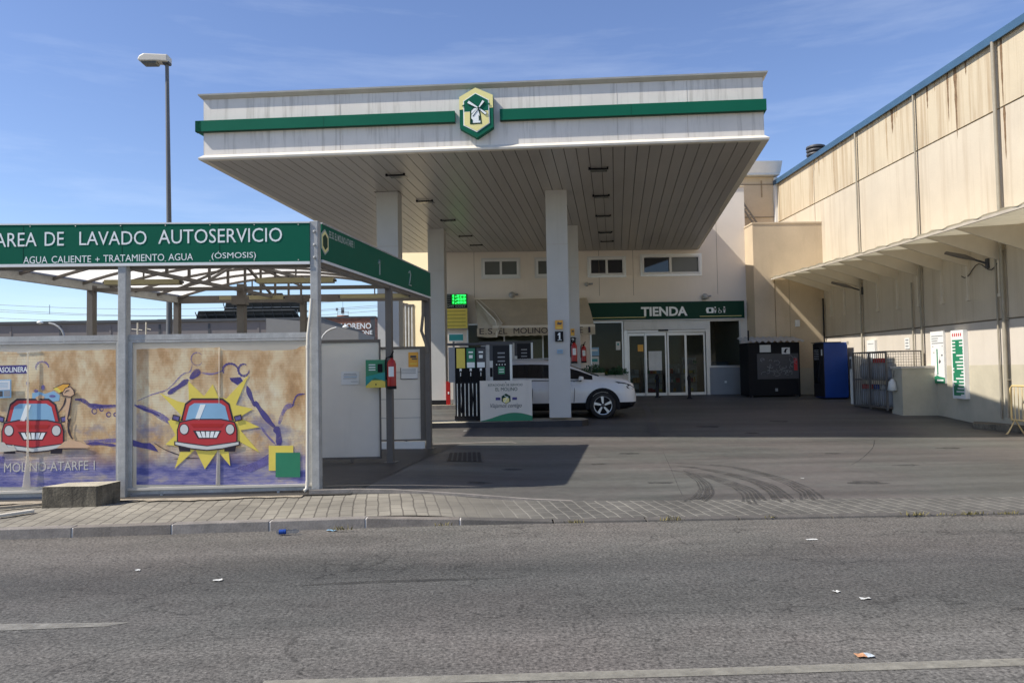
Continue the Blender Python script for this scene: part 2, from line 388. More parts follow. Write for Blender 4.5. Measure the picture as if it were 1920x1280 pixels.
m_red = M('red_paint', (.42, .015, .012), .35, var=.08)
m_redp = M('red_print', (.50, .03, .035), .5, var=.05)
m_blue = M('blue_paint', (.010, .05, .25), .4, var=.12, spec=.3)
m_bluel = M('pale_blue_print', (.25, .45, .62), .5)
m_bluec = M('blue_metal_coping', (.040, .095, .165), .5, var=.12)
m_purple = MA('violet_print', (.07, .055, .24), .12)
m_purplel = MA('soft_violet_print', (.19, .16, .40), .42)
m_outl = M('dark_outline_print', (.035, .02, .03), .55)
m_skin = M('peach_print', (.62, .40, .24), .55)
m_orange = M('orange_sticker', (.75, .38, .05), .5, var=.08)
m_teal = M('teal_panel', (.02, .30, .27), .4, var=.05)
m_awn = M('beige_awning_cloth', (.56, .48, .35), .9, var=.10, vs_=2, streak=.2, scol=(.38, .32, .23), ss=(3, 3, .5), trans=.12)
m_awnl = M('pale_awning_band', (.74, .67, .55), .8, var=.06)
m_tyre = M('tyre_rubber', (.02, .02, .02), .8)
m_car = M('white_car_paint', (.74, .74, .73), .16, var=.03, vs_=3, spec=.6, streak=.25, scol=(.52, .50, .46), ss=(2, 2, 3), sthr=.56)
m_carglass = M('tinted_glass', (.012, .014, .018), .04, spec=.8)
m_lamp = M('headlight_glass', (.10, .11, .12), .05, metal=.3, spec=.9)
m_rim = M('rim_metal', (.55, .56, .58), .25, metal=.6)
m_led = M('green_led_digits', (.02, 1.0, .12), .4, emit=1.7)
m_ledbg = M('green_led_glow', (.005, .35, .03), .4, emit=.35)
m_glass = MGLASS('window_glass', (.62, .66, .66))
m_frost = M('frosted_pane', (.12, .125, .115), .25, var=.05)
m_int = M('shop_interior', (.16, .15, .135), .8, var=.3, vs_=2)
m_dust = M('dusty_concrete', (.42, .38, .29), .95, var=.2, vs_=5, fine=.15, fs=60, bump=.4)
m_grime = M('grimy_concrete', (.135, .115, .082), .95, var=.4, vs_=5, fine=.25, fs=50, streak=.7, scol=(.03, .026, .02), ss=(9, 9, 1.2), sthr=.48, bump=.6)
m_wire = M('cable', (.05, .05, .05), .6)
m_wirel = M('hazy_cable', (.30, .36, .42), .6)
m_yelbar = M('cream_yellow_paint', (.70, .52, .24), .5, var=.1)
m_leaf = M('dry_weed', (.20, .17, .06), .9, var=.3, vs_=20)
m_leafg = M('shrub_leaf', (.03, .10, .04), .7, var=.3, vs_=15)
m_brickf = brick_mat('red_brick', (.24, .10, .06), (.20, .14, .11), .5, .16, .015, axis='xz', var=.25)
m_conc_far = M('grey_wall_far', (.21, .188, .178), .9, var=.06, vs_=.15, streak=.35, scol=(.135, .12, .11), ss=(.6, .6, .06), sthr=.5)
m_gable = M('grey_cladding_far', (.235, .23, .215), .8, var=.04, streak=.25, scol=(.17, .165, .155), ss=(1.2, 1.2, .02))
m_roofd = M('dark_roof_edge', (.07, .075, .08), .7)
m_solar = M('solar_panel_back', (.05, .055, .055), .5, var=.3, vs_=1)

# ------------------------------------------------------------------ ground, road, pavement
def grid(name, xs, ys, fz, mat, kind='structure'):
    b = MB(); V = [(x, y, fz(x, y)) for y in ys for x in xs]; nx = len(xs)
    F = [(j*nx+i, j*nx+i+1, (j+1)*nx+i+1, (j+1)*nx+i) for j in range(len(ys)-1) for i in range(nx-1)]
    b.add(V, F, mat, True); return struct(b.build(name), kind)
def frange(a, b, s):
    n = max(1, round((b-a)/s)); return [a+(b-a)*i/n for i in range(n+1)]
def kerb_y(x): return interp(x, [-12, -4.93, -.45, 5.6, 14, 60], [7.75, 7.98, 8.17, 8.02, 7.9, 7.6])
b = MB(); b.quad((-900, -900, -.06), (900, -900, -.06), (900, 1500, -.06), (-900, 1500, -.06), m_earth); struct(b.build('ground'))
b = MB(); xs = frange(-60, 60, 1.0)
b.add([(x, -14, 0) for x in xs]+[(x, kerb_y(x)+.02, 0) for x in xs], [(i, i+1, len(xs)+i+1, len(xs)+i) for i in range(len(xs)-1)], m_road); struct(b.build('road'))
def inner_y(x): return interp(x, [-12, -2.2, -1.2, -.3, .5, 1.03, 6.1, 40], [9.75, 9.74, 9.70, 9.58, 9.42, 9.31, 8.9, 8.6])
def side_z(x): return lerp(.10, .022, sstep(-1.0, .35, x))
xs = frange(-40, -7, 3)[:-1]+frange(-7, 14, .25)+frange(14, 40, 3)[1:]
b = MB(); ts = [0, .25, .5, .75, 1]
V = [(x, lerp(kerb_y(x)+.13, inner_y(x), t), lerp(side_z(x), max(side_z(x)+.012, gz(x, inner_y(x))-.02), t)) for t in ts for x in xs]; n = len(xs)
b.add(V, [(j*n+i, j*n+i+1, (j+1)*n+i+1, (j+1)*n+i) for j in range(4) for i in range(n-1)], m_paver, True); struct(b.build('pavement'))
# kerb: separate stones with mortar joints, dipping at the driveway
b = MB(); x = -16.0
while x < 20:
    x2 = x+.98
    if x < -.9 or True:
        za, zb = side_z(x), side_z(x2)
        ya, yb = kerb_y(x), kerb_y(x2)
        A = [(x+.008, ya, -.02), (x2-.008, yb, -.02), (x2-.008, yb+.135, -.02), (x+.008, ya+.135, -.02)]
        T = [(x+.008, ya+.012, za), (x2-.008, yb+.012, zb), (x2-.008, yb+.135, zb+.004), (x+.008, ya+.135, za+.004)]
        b.add(A+T, [(0, 3, 2, 1), (4, 5, 6, 7), (0, 1, 5, 4), (1, 2, 6, 5), (2, 3, 7, 6), (3, 0, 4, 7)], (m_kerb if (round(x*7) % 3) else m_kerb2) if x < -.5 else m_kerbd)
        if x < -.9: b.add([(x2-.008, yb+.008, -.02), (x2+.008, yb+.008, -.02), (x2+.008, yb+.13, zb-.004), (x2-.008, yb+.13, zb-.004), (x2-.008, yb+.016, zb-.006), (x2+.008, yb+.016, zb-.006)],
              [(0, 1, 5, 4), (4, 5, 2, 3)], m_kerbj)
    x = x2
struct(b.build('kerb', bevel=.006))
ys = frange(0, 1, .02)
xs = frange(-45, -8, 3)[:-1]+frange(-8, 16, .5)+frange(16, 45, 3)[1:]
b = MB(); yv = [0, .06, .15, .25, .4, .6, .8, 1.0, 1.25, 1.5, 1.8]+frange(2.2, 12, .5)+frange(12.6, 38, .7)
V = []
for j, t in enumerate(yv):
    for x in xs:
        y = inner_y(x)+t; V.append((x, y, gz(x, y)))
n = len(xs)
b.add(V, [(j*n+i, j*n+i+1, (j+1)*n+i+1, (j+1)*n+i) for j in range(len(yv)-1) for i in range(n-1)], m_yard, True); struct(b.build('forecourt'))
# worn paint on the road
b = MB()
b.quad((-3.9, 5.07, .004), (-2.5, 5.13, .004), (-2.37, 5.20, .004), (-3.9, 5.27, .004), m_line)
P = [(-1.2, 4.055), (0, 4.05), (1.2, 4.045), (2.2, 4.05), (4.5, 4.06)]
for (xa, ya), (xb, yb) in zip(P, P[1:]): b.quad((xa, ya, .004), (xb, yb, .004), (xb, yb+.10, .004), (xa, ya+.10, .004), m_lineg)
struct(b.build('road_marking'))
# sand swept along the pavement's back edge
b = MB(); xs = frange(-6.3, -2.3, .1)
b.add([(x, 9.76, gz(x, 9.76)+.004) for x in xs]+[(x, 9.54-.10*random.random()-.05*math.sin(x*3), lerp(side_z(x), gz(x, inner_y(x)), .8)+.006) for x in xs],
      [(i, i+1, len(xs)+i+1, len(xs)+i) for i in range(len(xs)-1)], m_sand)
struct(b.build('sand'), 'stuff')
# wash-bay floor
A, B_ = at(668, 921, Z=.12), at(848, 836, Z=.15)
def wx(y): return lerp(A.x, B_.x, (y-A.y)/(B_.y-A.y))
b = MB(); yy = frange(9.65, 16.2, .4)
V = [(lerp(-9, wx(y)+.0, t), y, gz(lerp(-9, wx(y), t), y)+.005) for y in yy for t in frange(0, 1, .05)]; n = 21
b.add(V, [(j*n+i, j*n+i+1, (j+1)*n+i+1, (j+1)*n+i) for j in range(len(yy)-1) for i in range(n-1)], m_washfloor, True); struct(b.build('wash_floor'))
# slab edge in front of the bays, running out into the yard
b = MB(); pts = [(-2.25, 9.72), (-1.7, 9.73), (-1.2, 9.70), (-.3, 9.58), (.5, 9.42), (1.0, 9.33)]; hs = [.05, .05, .045, .03, .012, .0]
for i in range(len(pts)-1):
    (xa, ya), (xb, yb) = pts[i], pts[i+1]; za, zb = gz(xa, ya), gz(xb, yb)
    V = [(xa, ya-.0, za-.06), (xb, yb, zb-.06), (xb, yb+.07, zb-.06), (xa, ya+.07, za-.06), (xa, ya, za+hs[i]), (xb, yb, zb+hs[i+1]), (xb, yb+.07, zb+hs[i+1]), (xa, ya+.07, za+hs[i])]
    b.add(V, [(4, 5, 6, 7), (0, 1, 5, 4), (2, 3, 7, 6)], m_kerb)
struct(b.build('slab_edge'))
# tyre marks: curved strips of rubber on the yard
def tyre_mat():
    mt, t, bs = newmat('tyre_rubber_mark'); n_ = t.nodes.new; l = t.links.new
    tc_ = n_('ShaderNodeTexCoord'); q = n_('ShaderNodeTexNoise'); q.inputs['Scale'].default_value = 5; q.inputs['Detail'].default_value = 9; q.inputs['Roughness'].default_value = .7; l(tc_.outputs['Object'], q.inputs['Vector'])
    r = n_('ShaderNodeMapRange'); r.inputs['From Min'].default_value = .3; r.inputs['From Max'].default_value = .7; r.inputs['To Min'].default_value = .08; r.inputs['To Max'].default_value = .70; l(q.outputs['Fac'], r.inputs['Value'])
    tr = n_('ShaderNodeBsdfTransparent'); mxs = n_('ShaderNodeMixShader'); bs.inputs['Base Color'].default_value = (.038, .037, .034, 1); bs.inputs['Roughness'].default_value = .7
    l(r.outputs[0], mxs.inputs['Fac']); l(tr.outputs[0], mxs.inputs[1]); l(bs.outputs[0], mxs.inputs[2]); l(mxs.outputs[0], t.nodes['Material Output'].inputs['Surface']); return mt
m_tm = tyre_mat()
b = MB()
def gp(x, y):
    d = ray(x, y); t0 = 3.0
    while t0 < 60:
        P = EYE+d*t0
        if P.z < gz(P.x, P.y): break
        t0 += .05
    a, c = t0-.05, t0
    for _ in range(20):
        m_ = (a+c)/2; P = EYE+d*m_
        if P.z < gz(P.x, P.y): c = m_
        else: a = m_
    return P
def strip(px_, w0, w1, lift):
    P = [gp(*q) for q in px_]; Q = []
    for i in range(len(P)-1):
        p0 = P[max(0, i-1)]; p1 = P[i]; p2 = P[i+1]; p3 = P[min(len(P)-1, i+2)]
        for k in range(6):
            t = k/6; Q.append(.5*((2*p1)+(p2-p0)*t+(2*p0-5*p1+4*p2-p3)*t*t+(3*p1-p0-3*p2+p3)*t**3))
    Q.append(P[-1]); V = []
    nb = 5 if w1 > .05 else 1; rr = random.Random(int(px_[0][0]*7+px_[0][1]))
    for k in range(nb):
        V = []; u0, u1 = -1+2*(k+.12*rr.random())/nb, -1+2*(k+.55+.4*rr.random())/nb; i0 = int(len(Q)*.35*rr.random()) if nb > 1 else 0; i1 = len(Q)-int(3*rr.random())
        for i in range(i0, i1):
            q = Q[i]; d = (Q[min(i+1, len(Q)-1)]-Q[max(i-1, 0)]); s_ = Vector((-d.y, d.x, 0)).normalized()*lerp(w0, w1, i/len(Q))/2; sm = .08*math.sin(i*1.3+k)
            for u in (u0+sm, u1+sm*.5): c = q+s_*u; V.append((c.x, c.y, gz(c.x, c.y)+lift+k*.0004))
        b.add(V, [(2*i, 2*i+1, 2*i+3, 2*i+2) for i in range(len(V)//2-1)], m_tm, True)
strip([(1230, 866), (1330, 871), (1400, 881), (1470, 901), (1512, 921), (1526, 940)], .10, .30, .005)
strip([(1240, 872), (1310, 878), (1380, 892), (1440, 912), (1476, 942)], .10, .30, .008)
strip([(1225, 878), (1290, 884), (1350, 900), (1400, 920), (1418, 945)], .10, .32, .011)
strip([(1250, 880), (1290, 888), (1318, 906), (1322, 925), (1300, 942)], .10, .26, .014)
strip([(1640, 825), (1636, 840), (1615, 860), (1590, 875)], .03, .015, .005)
strip([(1243, 848), (1258, 880), (1270, 910), (1283, 938)], .012, .012, .017)
b.add([(3.36, 4.97, .004), (3.52, 4.95, .004), (3.60, 4.975, .004), (3.52, 5.0, .004), (3.40, 5.0, .004)], [(0, 1, 2, 3, 4)], m_tm)
b.add([(-1.55, 5.98, .004), (-.2, 6.02, .004), (.25, 6.06, .004), (-.3, 6.09, .004), (-1.2, 6.06, .004)], [(0, 1, 2, 3, 4)], m_tm)
rnd = random.Random(21)
for cx, cy, r_ in ((1330, 800, .22), (1410, 812, .12), (1180, 850, .16), (1560, 850, .10), (1700, 872, .14), (1460, 790, .18), (1240, 905, .12), (1620, 905, .2), (960, 880, .12), (1780, 840, .16), (1120, 870, .1), (900, 905, .14)):
    P = gp(cx, cy); ring_ = []
    for k in range(14):
        rr_ = r_*(.6+.6*rnd.random()); x, y = P.x+rr_*1.5*math.cos(k*.4488), P.y+rr_*.8*math.sin(k*.4488); ring_.append((x, y, gz(x, y)+.006))
    b.add([(P.x, P.y, P.z+.006)]+ring_, [(0, 1+k, 1+(k+1) % 14) for k in range(14)], m_tm)
struct(b.build('tyre_marks'))

# ------------------------------------------------------------------ warehouse along the right
XW = 12.0
wh = thing('warehouse', 'long cream panel warehouse with blue roof flashing and rust streaks on the right', 'warehouse', (XW, 20, .3))
JY = [10.2, 13.8, 17.37, 20.8, 24.2, 27.55, 30.9]
b = MB(); b.box(XW+.03, 30, 8, 31.2, -.05, 9.1, m_joint)
Ys = [8.0]+JY+[31.2]
for i in range(len(Ys)-1):
    y0, y1 = Ys[i]+.02, Ys[i+1]-.02
    b.box(XW, XW+.06, y0, y1, 7.54, 9.12, m_wall)
    b.box(XW, XW+.06, y0, y1, 2.64, 7.50, m_wall2)
    b.box(XW, XW+.06, y0, y1, 1.56, 2.60, m_wall3)
    b.box(XW-.004, XW+.06, y0, y1, -.05, 1.56, m_dado)
b.build('wall', wh)
b = MB(); b.box(XW-.09, 30, 8, 31.25, 9.14, 9.26, m_bluec); b.box(XW-.11, XW-.07, 8, 31.25, 9.08, 9.27, m_bluec); b.build('roof_flashing', wh)
# rust runs from the roof edge
for px_, top, bot, wd in [(1790, 126, 262, 6), (1776, 138, 230, 4), (1738, 166, 205, 4), (1752, 152, 172, 3), (1810, 112, 142, 4), (1672, 204, 252, 5), (1677, 204, 235, 3), (1681, 200, 222, 3), (1661, 218, 305, 3), (1535, 298, 332, 3), (1523, 312, 368, 2), (1562, 276, 352, 2), (1876, 70, 198, 5), (1883, 204, 300, 5), (1527, 300, 322, 2), (1543, 290, 305, 2)]:
    c = at(px_, top, X=XW); d = at(px_+wd, top, X=XW); e = at(px_+(bot-top)*.036, bot, X=XW); wy = abs(d.y-c.y)/2
    z0 = min(c.z+.05, 9.12); V = []
    n = 7; b = MB()
    for i in range(n+1):
        t = i/n; z = lerp(z0, e.z, t); ww = wy*(1-t)**.6*(1+.3*math.sin(i*2.7+px_)); V += [(XW-.003, c.y-ww, z), (XW-.003, c.y+ww, z)]
    b.add(V, [(2*i, 2*i+1, 2*i+3, 2*i+2) for i in range(n)], m_rust if wd > 3 else m_rustl); b.build('rust_streak', wh)
# lean-to roof with gusset brackets
def ez(y): return interp(y, [14, 16, 18, 20, 22, 24, 27], [4.60, 4.60, 4.61, 4.64, 4.68, 4.72, 4.78])
b = MB()
yy = frange(9.0, 27.02, .2)
for k in range(1):
    V = []
    for i, y in enumerate(yy):
        wv = .018*math.sin(y*2*math.pi/.6)+.03*abs(math.sin(y*math.pi/1.18))
        V += [(10.07, y, ez(y)-.02+wv+k*.03), (XW-.0, y, ez(y)+.10+wv*.6+k*.03)]
    b.add(V, [(2*i, 2*i+1, 2*i+3, 2*i+2) for i in range(len(yy)-1)], m_frp)
b.build('lean_to_roof', wh)
b = MB()
for y0, y1 in zip(yy[::6], yy[6::6]): b.bar((10.12, y0, ez(y0)-.06), (10.12, y1, ez(y1)-.06), .05, .06, m_trimd)
b.build('edge_rail', wh)
for k, px_ in enumerate([1413, 1470, 1543, 1571, 1603, 1637, 1678, 1727, 1771, 1825, 1892, 1985]):
    y = [27.0, 27.0, 26.4, 25.4, 24.3, 23.2, 22.05, 20.95, 19.85, 18.75, 17.55, 16.4][k]
    if k < 2: continue
    b = MB()
    z = ez(y)
    b.prism([(10.2, y, z-.05), (XW, y, z+.05), (XW, y, z-.62)], (0, .035, 0), m_brk)
    b.bar((XW-.03, y+.02, z-.55), (XW-.03, y+.02, z-1.4), .06, .05, m_brk)
    b.box(XW-.07, XW, y-.03, y+.07, z-1.46, z-1.38, m_brk)
    b.build('bracket', wh)
# drainpipes and conduits on the wall
for y, r_, mt_, z0, z1 in [(17.40, .042, m_pipe, .35, 9.1), (20.80, .028, m_pipe, .5, 9.1), (21.25, .022, m_pipe, .5, 3.9), (24.20, .028, m_pipe, .6, 9.1), (26.95, .028, m_blackm, .7, 4.0)]:
    b = MB(); b.tube([(XW-.05-r_, y, z0), (XW-.05-r_, y, z1)], r_, mt_)
    for z in (1.2, 2.6, 4.2): 
        if z < z1: b.box(XW-.05-r_*1.4, XW, y-r_*1.3, y+r_*1.3, z, z+.03, mt_)
    b.build('drainpipe', wh)
b = MB(); b.tube([(XW-.06, 17.66, .3), (XW-.06, 17.66, 4.1)], .022, m_pipe)
pts = [(XW-.04, lerp(17.6, 19.0, t), 3.95-.12*math.sin(t*9)-.1*t) for t in frange(0, 1, .08)]
b.tube(pts, .012, m_wire, 5); b.build('conduit', wh)

# ------------------------------------------------------------------ shop building
YF = 27.9
sh = thing('shop_building', 'cream service station shop with glass front and small upper windows', 'shop', (4, YF, .64))
openings = [(-.13, 1.17, 5.05, 5.67), (1.81, 3.1, 5.05, 5.67), (3.74, 5.03, 5.05, 5.68), (5.68, 7.82, 5.06, 5.74),
            (-.75, 3.36, .9, 3.35), (3.72, 4.93, 1.0, 3.36), (5.02, 8.0, .55, 3.36), (8.07, 9.25, 1.64, 3.36)]
def wall_with_holes(b, x0, x1, z0, z1, y0, y1, holes, mat):
    xs = sorted({x0, x1}|{h[0] for h in holes}|{h[1] for h in holes}); zs = sorted({z0, z1}|{h[2] for h in holes}|{h[3] for h in holes})
    inside = lambda x, z: any(h[0] < x < h[1] and h[2] < z < h[3] for h in holes)
    vid = {}
    V = []; F = []
    def vtx(x, y, z):
        k = (round(x, 4), round(y, 4), round(z, 4))
        if k not in vid: vid[k] = len(V); V.append(k)
        return vid[k]
    for i in range(len(xs)-1):
        for j in range(len(zs)-1):
            a, b_, c, d = xs[i], xs[i+1], zs[j], zs[j+1]
            if inside((a+b_)/2, (c+d)/2): continue
            for y in (y0, y1): F.append((vtx(a, y, c), vtx(b_, y, c), vtx(b_, y, d), vtx(a, y, d)))
    for h in holes:
        a, b_, c, d = h
        F += [(vtx(a, y0, c), vtx(a, y1, c), vtx(a, y1, d), vtx(a, y0, d)), (vtx(b_, y0, c), vtx(b_, y1, c), vtx(b_, y1, d), vtx(b_, y0, d)),
              (vtx(a, y0, c), vtx(b_, y0, c), vtx(b_, y1, c), vtx(a, y1, c)), (vtx(a, y0, d), vtx(b_, y0, d), vtx(b_, y1, d), vtx(a, y1, d))]
    b.add(V, F, mat)
b = MB(); wall_with_holes(b, -1.72, 9.52, .3, 8.28, YF, YF+.25, openings, m_fac)
b.box(-1.72, 9.52, YF+.25, YF+6, 8.0, 8.26, m_fac); b.box(-1.72, 9.52, YF+6.0, YF+6.2, .3, 8.26, m_fac); b.box(-1.72, -1.5, YF+.25, YF+6, .3, 8.0, m_fac); b.box(9.3, 9.52, YF+.25, YF+6, .3, 8.0, m_fac)
for x in (-.45, 2.35, 4.1, 5.35, 8.45):
    b.box(x-.006, x+.006, YF-.003, YF+.01, 4.3, 8.2, m_joint)
b.build('wall', sh)
b = MB(); b.box(9.0, 9.52, YF-.04, YF+.02, 8.24, 8.30, m_tan); b.build('parapet_cap', sh)
b = MB(); b.box(8.05, 9.27, YF-.02, YF-.001, .45, 1.62, m_grey); b.box(8.6, 8.68, YF-.035, YF-.02, 1.05, 1.13, m_white); b.build('grey_panel', sh)
# wing that steps forward on the right
b = MB(); b.box(9.50, XW, 27.04, YF+3, .2, 6.72, m_tan); b.box(9.48, XW-.002, 27.02, YF+3, 6.70, 6.76, m_tan)
b.box(9.49, XW-.002, 27.025, 27.05, .2, 1.55, m_dado); b.box(10.23, 10.245, 27.032, 27.05, .5, 4.7, m_rust)
b.box(10.75, 10.757, 27.032, 27.05, 1.6, 4.7, m_joint); b.build('wing', sh)
b = MB(); b.box(10.93, 11.06, 26.94, 27.04, 3.02, 3.25, m_white); b.build('outlet_box', sh)
# inside of the shop
b = MB(); b.box(-1.5, 9.3, YF+.3, YF+6, .45, .6, m_int); b.box(-1.5, 9.3, YF+5.5, YF+5.7, .5, 4.2, m_int); b.box(-1.5, 9.3, YF+.3, YF+6, 3.6, 3.7, m_int)
b.build('interior', sh)
sx = [(4.0, 4.9, 1.5, m_grey), (5.2, 5.7, 1.6, m_letter), (5.8, 6.5, 2.3, m_whited), (6.7, 7.3, 1.9, m_grey), (7.35, 7.9, 2.3, m_whited), (8.2, 9.0, 2.0, m_grey), (.2, 1.2, 1.6, m_grey), (1.6, 2.8, 1.7, m_dark)]
for x0, x1, z1, mt_ in sx:
    b = MB(); yb = YF+.75+.5*random.random()
    b.box(x0, x1, yb, yb+.5, .6, .6+z1*.62, mt_)
    z = .75
    while z < .55+z1*.6:
        xx = x0+.04
        while xx < x1-.1:
            ww = .06+.08*random.random(); b.box(xx, xx+ww, yb-.12, yb-.02, z, z+.1+.1*random.random(), random.choice([m_redp, m_yelb, m_bluel, m_white, m_greenl, m_orange, m_grey])); xx += ww+.02
        b.box(x0, x1, yb-.16, yb, z-.03, z-.01, m_grey); z += .34
    b.build('shop_shelf', sh)
# windows
def window(x0, x1, z0, z1, split, left, right):
    b = MB(); y0, y1 = YF-.05, YF+.10; t = .07
    b.box(x0-.06, x1+.06, YF-.03, YF-.002, z0-.08, z0, m_alu); b.box(x0-.06, x1+.06, YF-.03, YF-.002, z1, z1+.06, m_alu)
    b.box(x0-.06, x0, YF-.03, YF-.002, z0, z1, m_alu); b.box(x1, x1+.06, YF-.03, YF-.002, z0, z1, m_alu)
    b.box(x0, x1, y0, y1, z0, z0+t, m_white); b.box(x0, x1, y0, y1, z1-t, z1, m_white)
    b.box(x0, x0+t, y0, y1, z0+t, z1-t, m_white); b.box(x1-t, x1, y0, y1, z0+t, z1-t, m_white); b.box(split-.04, split+.04, y0-.01, y1, z0+t, z1-t, m_white)
    f_ = b.build('window', sh)
    for a, c, mt_ in ((x0+t, split-.04, left), (split+.04, x1-t, right)):
        g = MB(); g.box(a, c, YF+.02, YF+.03, z0+t, z1-t, mt_); g.build('pane', f_)
window(*openings[0], .52, m_frost, m_frost); window(*openings[1], 2.45, m_frost, m_frost); window(*openings[2], 4.38, m_carglass, m_carglass); window(*openings[3], 6.72, m_carglass, m_frost)
def shopwin(x0, x1, z0, z1, mull=()):
    b = MB(); t = .05; y0, y1 = YF-.02, YF+.08
    b.box(x0, x1, y0, y1, z0, z0+t, m_alu); b.box(x0, x1, y0, y1, z1-t, z1, m_alu); b.box(x0, x0+t, y0, y1, z0+t, z1-t, m_alu); b.box(x1-t, x1, y0, y1, z0+t, z1-t, m_alu)
    for x in mull: b.box(x-t/2, x+t/2, y0, y1, z0+t, z1-t, m_alu)
    f_ = b.build('shop_window', sh); g = MB(); g.box(x0+t, x1-t, YF+.03, YF+.036, z0+t, z1-t, m_glass); g.build('pane', f_)
shopwin(-.75, 3.36, .9, 3.35, (.6, 2.0)); shopwin(3.72, 4.93, 1.0, 3.36); shopwin(8.07, 9.25, 1.64, 3.36)
b = MB(); b.box(4.95, 8.06, YF-.08, YF+.05, 3.02, 3.37, m_whited); b.box(4.95, 5.08, YF-.06, YF+.1, .55, 3.02, m_alu); b.box(7.95, 8.06, YF-.06, YF+.1, .55, 3.02, m_alu)
b.box(5.08, 7.95, YF-.10, YF+.05, 2.94, 3.0, m_alu); b.box(6.2, 6.55, YF-.17, YF-.10, 2.97, 3.03, m_black); b.build('door_frame', sh)
for x0, x1, yo in [(5.1, 5.75, .05), (5.72, 6.5, .0), (6.53, 7.22, .0), (7.2, 7.93, .05)]:
    b = MB(); y0 = YF-.03+yo; t = .055
    b.box(x0, x1, y0, y0+.04, .62, .74, m_alu); b.box(x0, x1, y0, y0+.04, 2.82, 2.93, m_alu); b.box(x0, x0+t, y0, y0+.04, .74, 2.82, m_alu); b.box(x1-t, x1, y0, y0+.04, .74, 2.82, m_alu)
    d_ = b.build('sliding_door', sh); g = MB(); g.box(x0+t, x1-t, y0+.015, y0+.02, .74, 2.82, m_glass)
    if x0 == 5.1: g.box(x0+.36, x0+.56, y0+.005, y0+.009, 2.25, 2.5, m_orange)
    if x0 == 5.72: g.box(x0+.12, x0+.60, y0+.005, y0+.009, 1.55, 2.25, m_whited)
    g.build('pane', d_)

# green TIENDA sign
ts_ = thing('shop_sign', 'long dark green sign reading TIENDA over the shop doors', 'sign', (6.5, YF-.1, 3.4))
b = MB(); yS = YF-.16
b.prism([(3.66, yS, 3.40), (9.36, yS, 3.40), (9.36, yS, 4.03), (3.66, yS, 4.03)], (0, .155, 0), m_greend)
b.box(3.66, 9.36, yS+.002, YF-.002, 3.375, 3.398, m_white)
def onF(x, y, off): 
    P = at(x, y, Y=yS); return (P.x, yS-off, P.z)
b.text('TIENDA', (onF(1202, 591, .01)[0], yS-.008, 3.515), (onF(1289, 589, .01)[0], yS-.008, 3.515), .34, (0, 0, 1), m_letter, bold=.035)
for x0, x1 in ((3.8, onF(1196, 0, 0)[0]), (onF(1296, 0, 0)[0], 9.25)): b.box(x0, x1, yS-.006, yS, 3.475, 3.495, m_yellow)
x = onF(1325, 580, 0)[0]
b.prism([(x, yS, 3.60), (x+.24, yS, 3.60), (x+.27, yS, 3.72), (x+.24, yS, 3.80), (x, yS, 3.80), (x-.03, yS, 3.72)], (0, -.008, 0), m_letter)
b.prism([(x+.07, yS-.009, 3.64), (x+.17, yS-.009, 3.64), (x+.17, yS-.009, 3.76), (x+.07, yS-.009, 3.76)], (0, -.003, 0), m_greend)
for px_ in (1341, 1358):
    c = onF(px_, 580, 0)[0]
    b.prism([(c-.05, yS, 3.70), (c+.05, yS, 3.70), (c+.05, yS, 3.76), (c+.02, yS, 3.60), (c-.02, yS, 3.60), (c-.05, yS, 3.76)], (0, -.008, 0), m_letter)
    b.prism([(c+.03*math.cos(k*.785), yS, 3.80+.03*math.sin(k*.785)) for k in range(8)], (0, -.008, 0), m_letter)
c = onF(1349.5, 582, 0)[0]
b.tube([(c-.03, yS-.006, 3.78), (c-.02, yS-.006, 3.69), (c+.04, yS-.006, 3.69), (c+.07, yS-.006, 3.61)], .012, m_letter, 5)
b.tube([(c+.05*math.cos(t), yS-.006, 3.65+.05*math.sin(t)) for t in frange(2.2, 6.0, .3)], .009, m_letter, 5)
b.build('sign_board', ts_)

# beige awning with lettering on its valance; the left side has come loose and hangs
aw = thing('awning', 'beige cloth awning reading E.S. EL MOLINO with its left end hanging loose', 'awning', (1.6, YF, 3.2))
b = MB(); ya, yb, za, zb, zc = YF-.03, 26.42, 4.24, 3.14, 2.80
xl, xr = -.45, 3.62
n = 24; V = []
for i in range(n+1):
    t = i/n
    for j, (y, z) in enumerate([(ya, za), (lerp(ya, yb, .5), lerp(za, zb, .5)-.03), (yb, zb)]):
        sag = 0
        V.append((lerp(xl, xr, t) if j == 0 else lerp(xl+.55*(.35 if j == 1 else 1), xr+.05, t), y, z+sag))
b.add(V, [(3*i+j, 3*i+3+j, 3*i+4+j, 3*i+1+j) for i in range(n) for j in range(2)], m_awn, True)
b.build('cloth', aw)
b = MB(); b.box(xl, xr, ya-.06, ya, za-.02, za+.05, m_awnl); b.build('head_rail', aw)
b = MB(); b.box(xl+.62, xr+.08, yb-.04, yb+.02, zb-.05, zb+.04, m_awnl); b.build('front_bar', aw)
b = MB(); n = 60; V = []
for i in range(n+1):
    x = lerp(-.36, xr+.08, i/n); sc_ = .03*abs(math.sin(x*math.pi/.27))
    V += [(x, yb-.045-.01*math.sin(x*5), zb-.045), (x, yb-.05-.02*math.sin(x*5), zc+sc_)]
b.add(V, [(2*i, 2*i+2, 2*i+3, 2*i+1) for i in range(n)], m_awn)
def vx(px_): return at(px_, 622, Y=yb-.06).x
for t, a, c in (('E.S.', 899, 928), ('EL', 935, 951), ('MOLINO', 963, 1027), ('ATARFE', 1034, 1093), ('1', 1103, 1107)):
    b.text(t, (vx(a), yb-.078, zc+.09), (vx(c), yb-.078, zc+.09), .2, (0, 0, 1), m_outl)
b.build('valance', aw)
b = MB()   # loose flap: folds that fall from the head rail to a point
